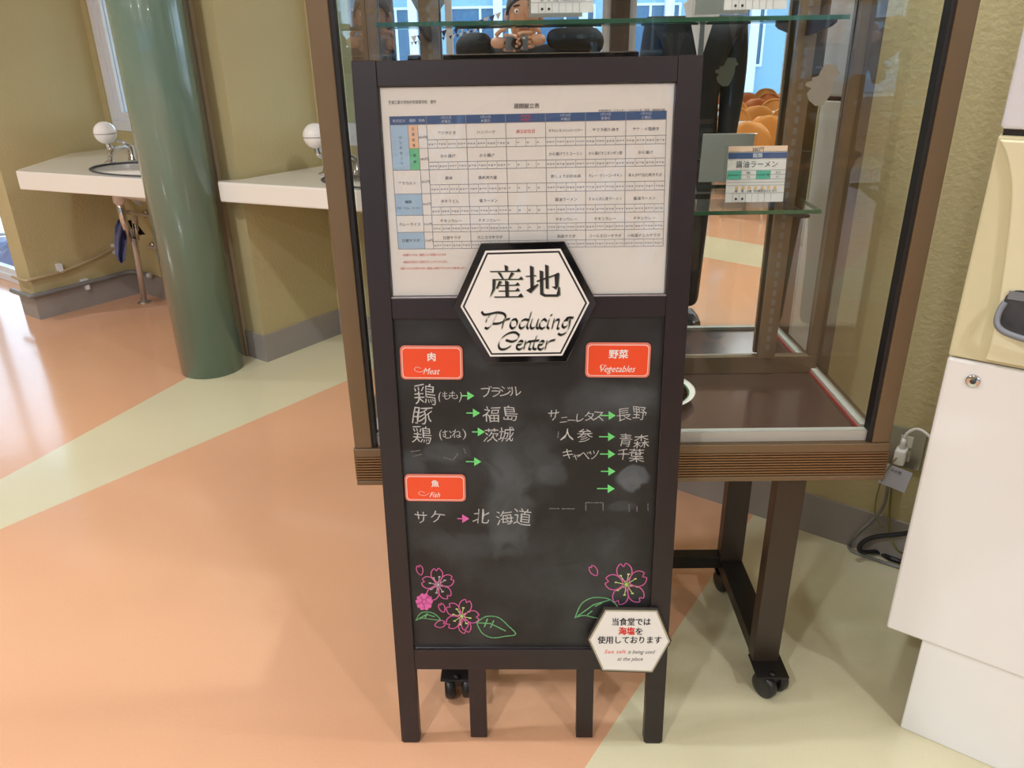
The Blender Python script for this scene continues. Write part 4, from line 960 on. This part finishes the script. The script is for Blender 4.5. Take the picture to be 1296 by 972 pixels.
# ================================================================ dining hall behind the camera (seen in the mirror)
def make_chair(plm):
    t = thing('dining_chair', '', 'chair', (0,0,0), 0)
    n = 12
    def shell(pts, name, m):  # pts rows of (x half width, y, z)
        vs = []; fs = []
        for (hw_, y, z, cv) in pts:
            for i in range(n+1):
                a = -1+2*i/n; vs.append((hw_*a, y - cv*a*a, z))
        R = len(pts)
        fs = [(j*(n+1)+i, j*(n+1)+i+1, (j+1)*(n+1)+i+1, (j+1)*(n+1)+i) for j in range(R-1) for i in range(n)]
        o = MB().add(vs, fs, True).build(name, m, t); s = o.modifiers.new('thick', 'SOLIDIFY'); s.thickness = .011; return o
    bk = [(.02,.235,.845,.0)] + [(.20*math.sqrt(max(.01,1-((z-.66)/.19)**2)), .20+.04*(z-.5)/.3, z, .05) for z in (.83,.80,.76,.71,.66,.61,.56,.51,.49)]
    shell(bk, 'backrest', plm)
    shell([(.13,-.20,.44,0),(.18,-.19,.45,0),(.205,-.12,.452,0),(.21,0,.447,0),(.20,.10,.447,0),(.15,.17,.46,0),(.10,.185,.47,0)], 'seat', plm)
    for sx in (-1, 1):
        MB().tube([(sx*.13,-.13,.44),(sx*.20,-.20,.0)], .010, 6).build('leg', CHROME, t)
        MB().tube([(sx*.13,.10,.44),(sx*.20,.22,.0)], .010, 6).build('leg', CHROME, t)
    MB().tube([(-.06,.16,.45),(-.06,.215,.54)], .009, 6).tube([(.06,.16,.45),(.06,.215,.54)], .009, 6).build('back_support', CHROME, t)
    MB().tube([(-.15,-.15,.32),(.15,-.15,.32)], .008, 6).tube([(-.15,-.15,.32),(-.155,.15,.32)], .008, 6).tube([(.15,-.15,.32),(.155,.15,.32)], .008, 6).build('leg_brace', CHROME, t)
    return t
def copy_tree(o, par=None):
    c = o.copy(); COL.objects.link(c); c.parent = par
    for ch in list(o.children): copy_tree(ch, c)
    return c
protoA, protoB = make_chair(WOODC), make_chair(WOODD); usedA = usedB = False
protos = {0: [protoA, False], 1: [protoB, False]}
def place_chair(x, y, rz, kind, label, group):
    p = protos[kind]; o = p[0] if not p[1] else copy_tree(p[0]); p[1] = True
    o.location = (x, y, 0); o.rotation_euler.z = rz; o['label'] = label; o['group'] = group
def table(x0, x1, y, label, g):
    t = thing('dining_table', label, 'table', ((x0+x1)/2, y, 0), 0, g); w = (x1-x0)/2
    boxo('table_top', TABLET, t, -w, w, -.27, .27, .70, .725, bevel=.004)
    for sx in (-1, 1):
        for sy in (-1, 1): MB().tube([(sx*(w-.08), sy*.21, .70), (sx*(w-.06), sy*.23, 0)], .016, 8).build('leg', CHROME, t)
    boxo('apron', GREYP, t, -w+.08, w-.08, -.19, .19, .665, .70)
rowy = [-4.7, -6.05, -7.4, -8.75]; NAMES = ['nearest the cabinet', 'second from the cabinet', 'third from the cabinet', 'farthest, by the glass wall']
XR = [(1.3,3.9),(1.6,4.6),(1.9,5.3),(2.2,5.5)]; ORD = ['first','second','third','fourth','fifth','sixth','seventh']
rnd = random.Random(11)
for r, y in enumerate(rowy):
    a, b = XR[r]; m_ = (a+b)/2
    for j, (x0, x1) in enumerate(((a, m_-.01), (m_+.01, b))):
        table(x0, x1, y, 'long white dining table in the row %s, %s half' % (NAMES[r], 'left' if j == 0 else 'right'), 'white dining tables')
    x = a+.35; nth = 0
    while x < b-.1:
        for s in (1, -1):
            kind = 0 if (r < 2 and rnd.random() < .75) or rnd.random() < .35 else 1
            gl = 'maple' if kind == 0 else 'reddish'
            place_chair(x+rnd.uniform(-.06,.06), y+s*(.36+rnd.uniform(0,.04)), (0 if s > 0 else math.pi)+rnd.uniform(-.12,.12), kind,
              '%s plywood chair, %s from left, %s side of table row %s' % (gl, ORD[nth], 'near' if s > 0 else 'far', NAMES[r]), '%s chairs, %s side, row %s' % (gl, 'near' if s > 0 else 'far', NAMES[r]))
        x += .58; nth += 1
place_chair(2.08, -3.62, .75, 0, 'single maple plywood chair standing out in front of the first table row', 'lone chairs')
place_chair(2.72, -3.72, -2.6, 0, 'maple plywood chair turned around in front of the first table row', 'lone chairs')
# pennant strings
def pennants(p0, p1, n, s, label):
    t = thing('pennant_string', label, 'pennants', p0)
    p0, p1 = Vector(p0), Vector(p1); d = p1-p0
    pts = [d*(i/12)-Vector((0,0,.04*math.sin(math.pi*i/12))) for i in range(13)]
    MB().tube(pts, .004, 5).build('cord', FRAMEW, t)
    for i in range(n):
        f = (i+.5)/n; c_ = d*f-Vector((0,0,.04*math.sin(math.pi*f))); u = d.normalized()*s*.45
        MB().add([c_-u, c_+u, c_-Vector((0,0,s)), c_-u+Vector((0,.003,0)), c_+u+Vector((0,.003,0)), c_+Vector((0,.003,-s))], [(0,2,1),(3,4,5),(0,1,4,3),(1,2,5,4),(2,0,3,5)]).build('pennant', mat('pennant_navy', (44,52,96), .7) if i % 2 else SHIRT, t)
pennants((-1.75,-9.6,1.66), (-.35,-9.6,1.98), 15, .10, 'upper string of small navy and white pennants by the far glass')
pennants((-1.75,-9.5,1.58), (-.35,-9.5,1.86), 26, .055, 'lower string of tiny navy and white pennants by the far glass')

# ================================================================ people reflected in the mirror
def skin_mesh(name, joints, edges, m, parent, sub=2):
    names = list(joints); me = bpy.data.meshes.new(name)
    me.from_pydata([joints[k][0] for k in names], [(names.index(a), names.index(b)) for a, b in edges], [])
    o = bpy.data.objects.new(name, me); COL.objects.link(o); o.parent = parent; me.materials.append(m)
    s = o.modifiers.new('skin', 'SKIN'); s.use_smooth_shade = True
    if not me.skin_vertices: me.skin_vertices.new()
    for i, k in enumerate(names):
        r = joints[k][1]; me.skin_vertices[0].data[i].radius = (r, r) if not isinstance(r, tuple) else r
        me.skin_vertices[0].data[i].use_root = (i == 0)
    ss = o.modifiers.new('sub', 'SUBSURF'); ss.levels = sub; ss.render_levels = sub
    return o
def head(t, c, R, shirt=False, face=1):
    """head centred at c with the face towards +y"""
    vs = MB(); n = 24; prof = []
    hb = MB()
    for j in range(17):
        f = j/16; z = -1+2*f; r = math.sqrt(max(0,1-z*z)); w = r*(.80 if z < -.3 else .80+.12*(z+.3)/1.3); 
        prof.append((max(.001, w), z*1.28))
    hb.lathe([(a*R, b*R) for a, b in prof], 28, Matrix.Translation(c), .88, 1.05)
    h_ = hb.build('head', SKIN, t)
    MB().add([(c[0]-.014,c[1]+R*.80,c[2]-.03),(c[0]+.014,c[1]+R*.80,c[2]-.03),(c[0],c[1]+R*1.10,c[2]-.025),(c[0],c[1]+R*.84,c[2]+.022)], [(0,1,2),(1,3,2),(3,0,2),(0,3,1)]).build('nose', SKIN, h_)
    for sx in (-1, 1):
        MB().ball((c[0]+sx*.030, c[1]+R*.76, c[2]+.012), .011, 12).build('eye', WHITEI, h_); MB().ball((c[0]+sx*.030, c[1]+R*.76+.008, c[2]+.012), .005, 8).build('iris', HAIR, h_)
        MB().ball((c[0]+sx*R*.80, c[1]-.005, c[2]-.005), .028, 12, .4, .8, 1.1).build('ear', SKIN, h_)
        MB().tube([(c[0]+sx*.045, c[1]+R*.78, c[2]+.032), (c[0]+sx*.018, c[1]+R*.84, c[2]+.036)], .004, 6).build('eyebrow', HAIR, h_)
    MB().tube([(c[0]-.022, c[1]+R*.78, c[2]-.055), (c[0], c[1]+R*.83, c[2]-.054), (c[0]+.022, c[1]+R*.78, c[2]-.055)], .0045, 6).build('mouth', mat('lips', (168,104,92), .5), h_)
    hr = MB(); vs = []; fs = []; N = 28; K = 10
    for j in range(K+1):
        for i in range(N):
            a = 2*math.pi*i/N; front = max(0, math.sin(a)); low = -.35+1.0*front**.7 if front > 0 else -.55
            z = 1.34-(1.34-low)*(j/K); r = math.sqrt(max(0, 1-(z/1.36)**2)); vs.append((c[0]+R*1.0*.86*r*math.cos(a), c[1]+R*1.08*1.0*r*math.sin(a)-.006, c[2]+R*z))
    fs = [(j*N+i, j*N+(i+1)%N, (j+1)*N+(i+1)%N, (j+1)*N+i) for j in range(K) for i in range(N)]+[tuple(range(N))]
    o = hr.add(vs, fs, True).build('hair', HAIR, t); s = o.modifiers.new('thick','SOLIDIFY'); s.thickness = .012; s.offset = 1
    return h_
def hand(t, wrist, d, side, grip=1.0, m=None):
    """palm with four fingers and a thumb; d direction of the fingers, side the thumb side"""
    wrist, d, side = Vector(wrist), Vector(d).normalized(), Vector(side).normalized(); nrm = d.cross(side).normalized()
    J = {'w': (wrist, .024), 'p': (wrist+d*.045, (.036,.018))}; 
    o = skin_mesh('hand', {'w': (tuple(wrist), .023), 'p': (tuple(wrist+d*.04), .026), 'q': (tuple(wrist+d*.075), .022)}, [('w','p'),('p','q')], SKIN, t, 1)
    for i, L in enumerate((.070,.078,.072,.056)):
        b = wrist+d*.078+side*(.027-.018*i); c1 = b+d*L*.42; c2 = c1+(d*.55-nrm*grip*.7).normalized()*L*.33; c3 = c2+(d*.1-nrm*grip).normalized()*L*.28
        skin_mesh('finger', {'a': (tuple(b-d*.02), .009), 'b': (tuple(c1), .0085), 'c': (tuple(c2), .008), 'd': (tuple(c3), .0065)}, [('a','b'),('b','c'),('c','d')], SKIN, o, 1)
    b = wrist+d*.025+side*.024
    skin_mesh('thumb', {'a': (tuple(b), .012), 'b': (tuple(b+side*.025+d*.025), .010), 'c': (tuple(b+side*.03+d*.055-nrm*.012*grip), .008)}, [('a','b'),('b','c')], SKIN, o, 1)
def legs(t, x, y, hip, m, shoe, k=1.0):
    s = skin_mesh('trousers', {'h': ((x,y,hip), .13), 'lh': ((x-.09*k,y,hip-.06), .095), 'lk': ((x-.10*k,y+.01,hip*.52), .068), 'la': ((x-.10*k,y-.01,.09), .055),
        'rh': ((x+.09*k,y,hip-.06), .095), 'rk': ((x+.10*k,y+.01,hip*.52), .068), 'ra': ((x+.10*k,y-.01,.09), .055)}, [('h','lh'),('lh','lk'),('lk','la'),('h','rh'),('rh','rk'),('rk','ra')], m, t)
    for sx in (-1, 1):
        MB().prism([(x+sx*.10*k+a, y+b) for a, b in ((-.04,-.07),(.04,-.07),(.048,.05),(.04,.15),(.0,.185),(-.04,.15),(-.048,.05))], .0, .07).build('shoe', shoe, t, bevel=.015)
# the photographer
PX, PY = .03, -.27
ph = thing('person', 'person in a black jacket holding a camera up, reflected in the cabinet mirror', 'person', (PX, PY, 0))
r_ = lambda x, y, z: (x-PX, y-PY, z)
legs(ph, 0, -.02, .93, mat('dark_trousers', (34,36,44), .8), BLACK)
J = {'pel': (r_(PX,PY-.02,.95), .14), 'wai': (r_(PX,PY-.02,1.10), .13), 'che': (r_(PX,PY-.02,1.26), .15), 'upc': (r_(PX,PY-.02,1.36), .10), 'nec': (r_(PX,PY,1.425), .055),
     'ls': (r_(PX-.18,PY-.03,1.375), .080), 'le': (r_(PX-.27,PY+.09,1.445), .058), 'lw': (r_(-.115,-.075,1.455), .043),
     'rs': (r_(PX+.18,PY-.03,1.375), .080), 're': (r_(PX+.33,PY+.08,1.465), .058), 'rw': (r_(.125,-.075,1.465), .043)}
skin_mesh('jacket', J, [('pel','wai'),('wai','che'),('che','upc'),('upc','nec'),('upc','ls'),('ls','le'),('le','lw'),('upc','rs'),('rs','re'),('re','rw')], CLOTHB, ph)
skin_mesh('neck', {'a': (r_(PX,PY-.01,1.38), .05), 'b': (r_(PX,PY+.01,1.50), .048)}, [('a','b')], SKIN, ph, 1)
head(ph, r_(PX, PY+.04, 1.565), .094)
hand(ph, r_(-.115,-.075,1.455), (.75,.25,-.02), (0,.2,1), .6); hand(ph, r_(.125,-.075,1.465), (-.75,.25,-.02), (0,.2,1), -.6)
MB().box(.05,.09,.128,.131,1.33,1.338).build('chest_mark', SHIRT, ph)
cc = thing('compact_camera', 'small grey compact camera held up by the person in black', 'camera', (0, -.035, 1.45))
MB().box(-.048,.048,-.012,.010,-.029,.029).build('camera_body', mat('camera_grey', (120,122,128), .35, metal=.5), cc, bevel=.004)
MB().lathe([(.0245,0),(.0245,.010),(.021,.012),(.021,.018),(.017,.018),(.015,.010)], 32, Matrix.Translation((0,.010,0)) @ Matrix.Rotation(-math.pi/2,4,'X')).build('lens_barrel', BLACK, cc)
MB().box(.024,.036,.0095,.011,.016,.023).build('flash', WHITEI, cc); MB().lathe([(.0001,0),(.007,0),(.007,.004),(.0001,.004)], 16, Matrix.Translation((.028,0,.029))).build('shutter_button', CHROME, cc)
# standing companion in a suit
QX, QY = .86, -.62
pm = thing('person', 'standing person in a dark suit and white shirt, reflected beside the photographer', 'person', (QX, QY, 0))
legs(pm, -.02, 0, .93, SUIT, BLACK, .8); pm.scale = (1.06,1.06,1.06)
J = {'pel': ((0,0,.95), .145), 'wai': ((0,0,1.10), .135), 'che': ((0,.0,1.28), .16), 'upc': ((0,0,1.41), .12), 'ls': ((-.185,0,1.43), .072), 'le': ((-.195,-.01,1.14), .06), 'lw': ((-.17,.05,.90), .045),
     'rs': ((.185,0,1.43), .072), 're': ((.195,-.01,1.14), .06), 'rw': ((.17,.05,.90), .045), 'hem': ((0,0,.86), .15)}
skin_mesh('suit_jacket', J, [('pel','wai'),('wai','che'),('che','upc'),('upc','ls'),('ls','le'),('le','lw'),('upc','rs'),('rs','re'),('re','rw'),('pel','hem')], SUIT, pm)
skin_mesh('neck', {'a': ((0,.0,1.45), .055), 'b': ((0,.015,1.57), .052)}, [('a','b')], SKIN, pm, 1)
MB().plate([(0,1.27),(.055,1.47),(.06,1.52),(-.06,1.52),(-.055,1.47)], .128, .150).build('shirt_front', SHIRT, pm, bevel=.004)
for sx in (-1, 1):
    x0 = sx*.012; MB().plate([(x0,1.44),(x0+sx*.05,1.44),(sx*.085,1.52),(sx*.045,1.545)][::sx], .12, .160).build('collar', SHIRT, pm, bevel=.003)
MB().plate([(-.012,1.29),(.0,1.26),(.012,1.29),(.009,1.43),(.016,1.462),(-.016,1.462),(-.009,1.43)], .150, .158).build('necktie', mat('grey_tie', (96,104,112), .6), pm)
head(pm, (0,.03,1.655), .098)
hand(pm, (-.17,.05,.90), (0,.15,-1), (0,1,.1), .3); hand(pm, (.17,.05,.90), (0,.15,-1), (0,1,.1), -.3)
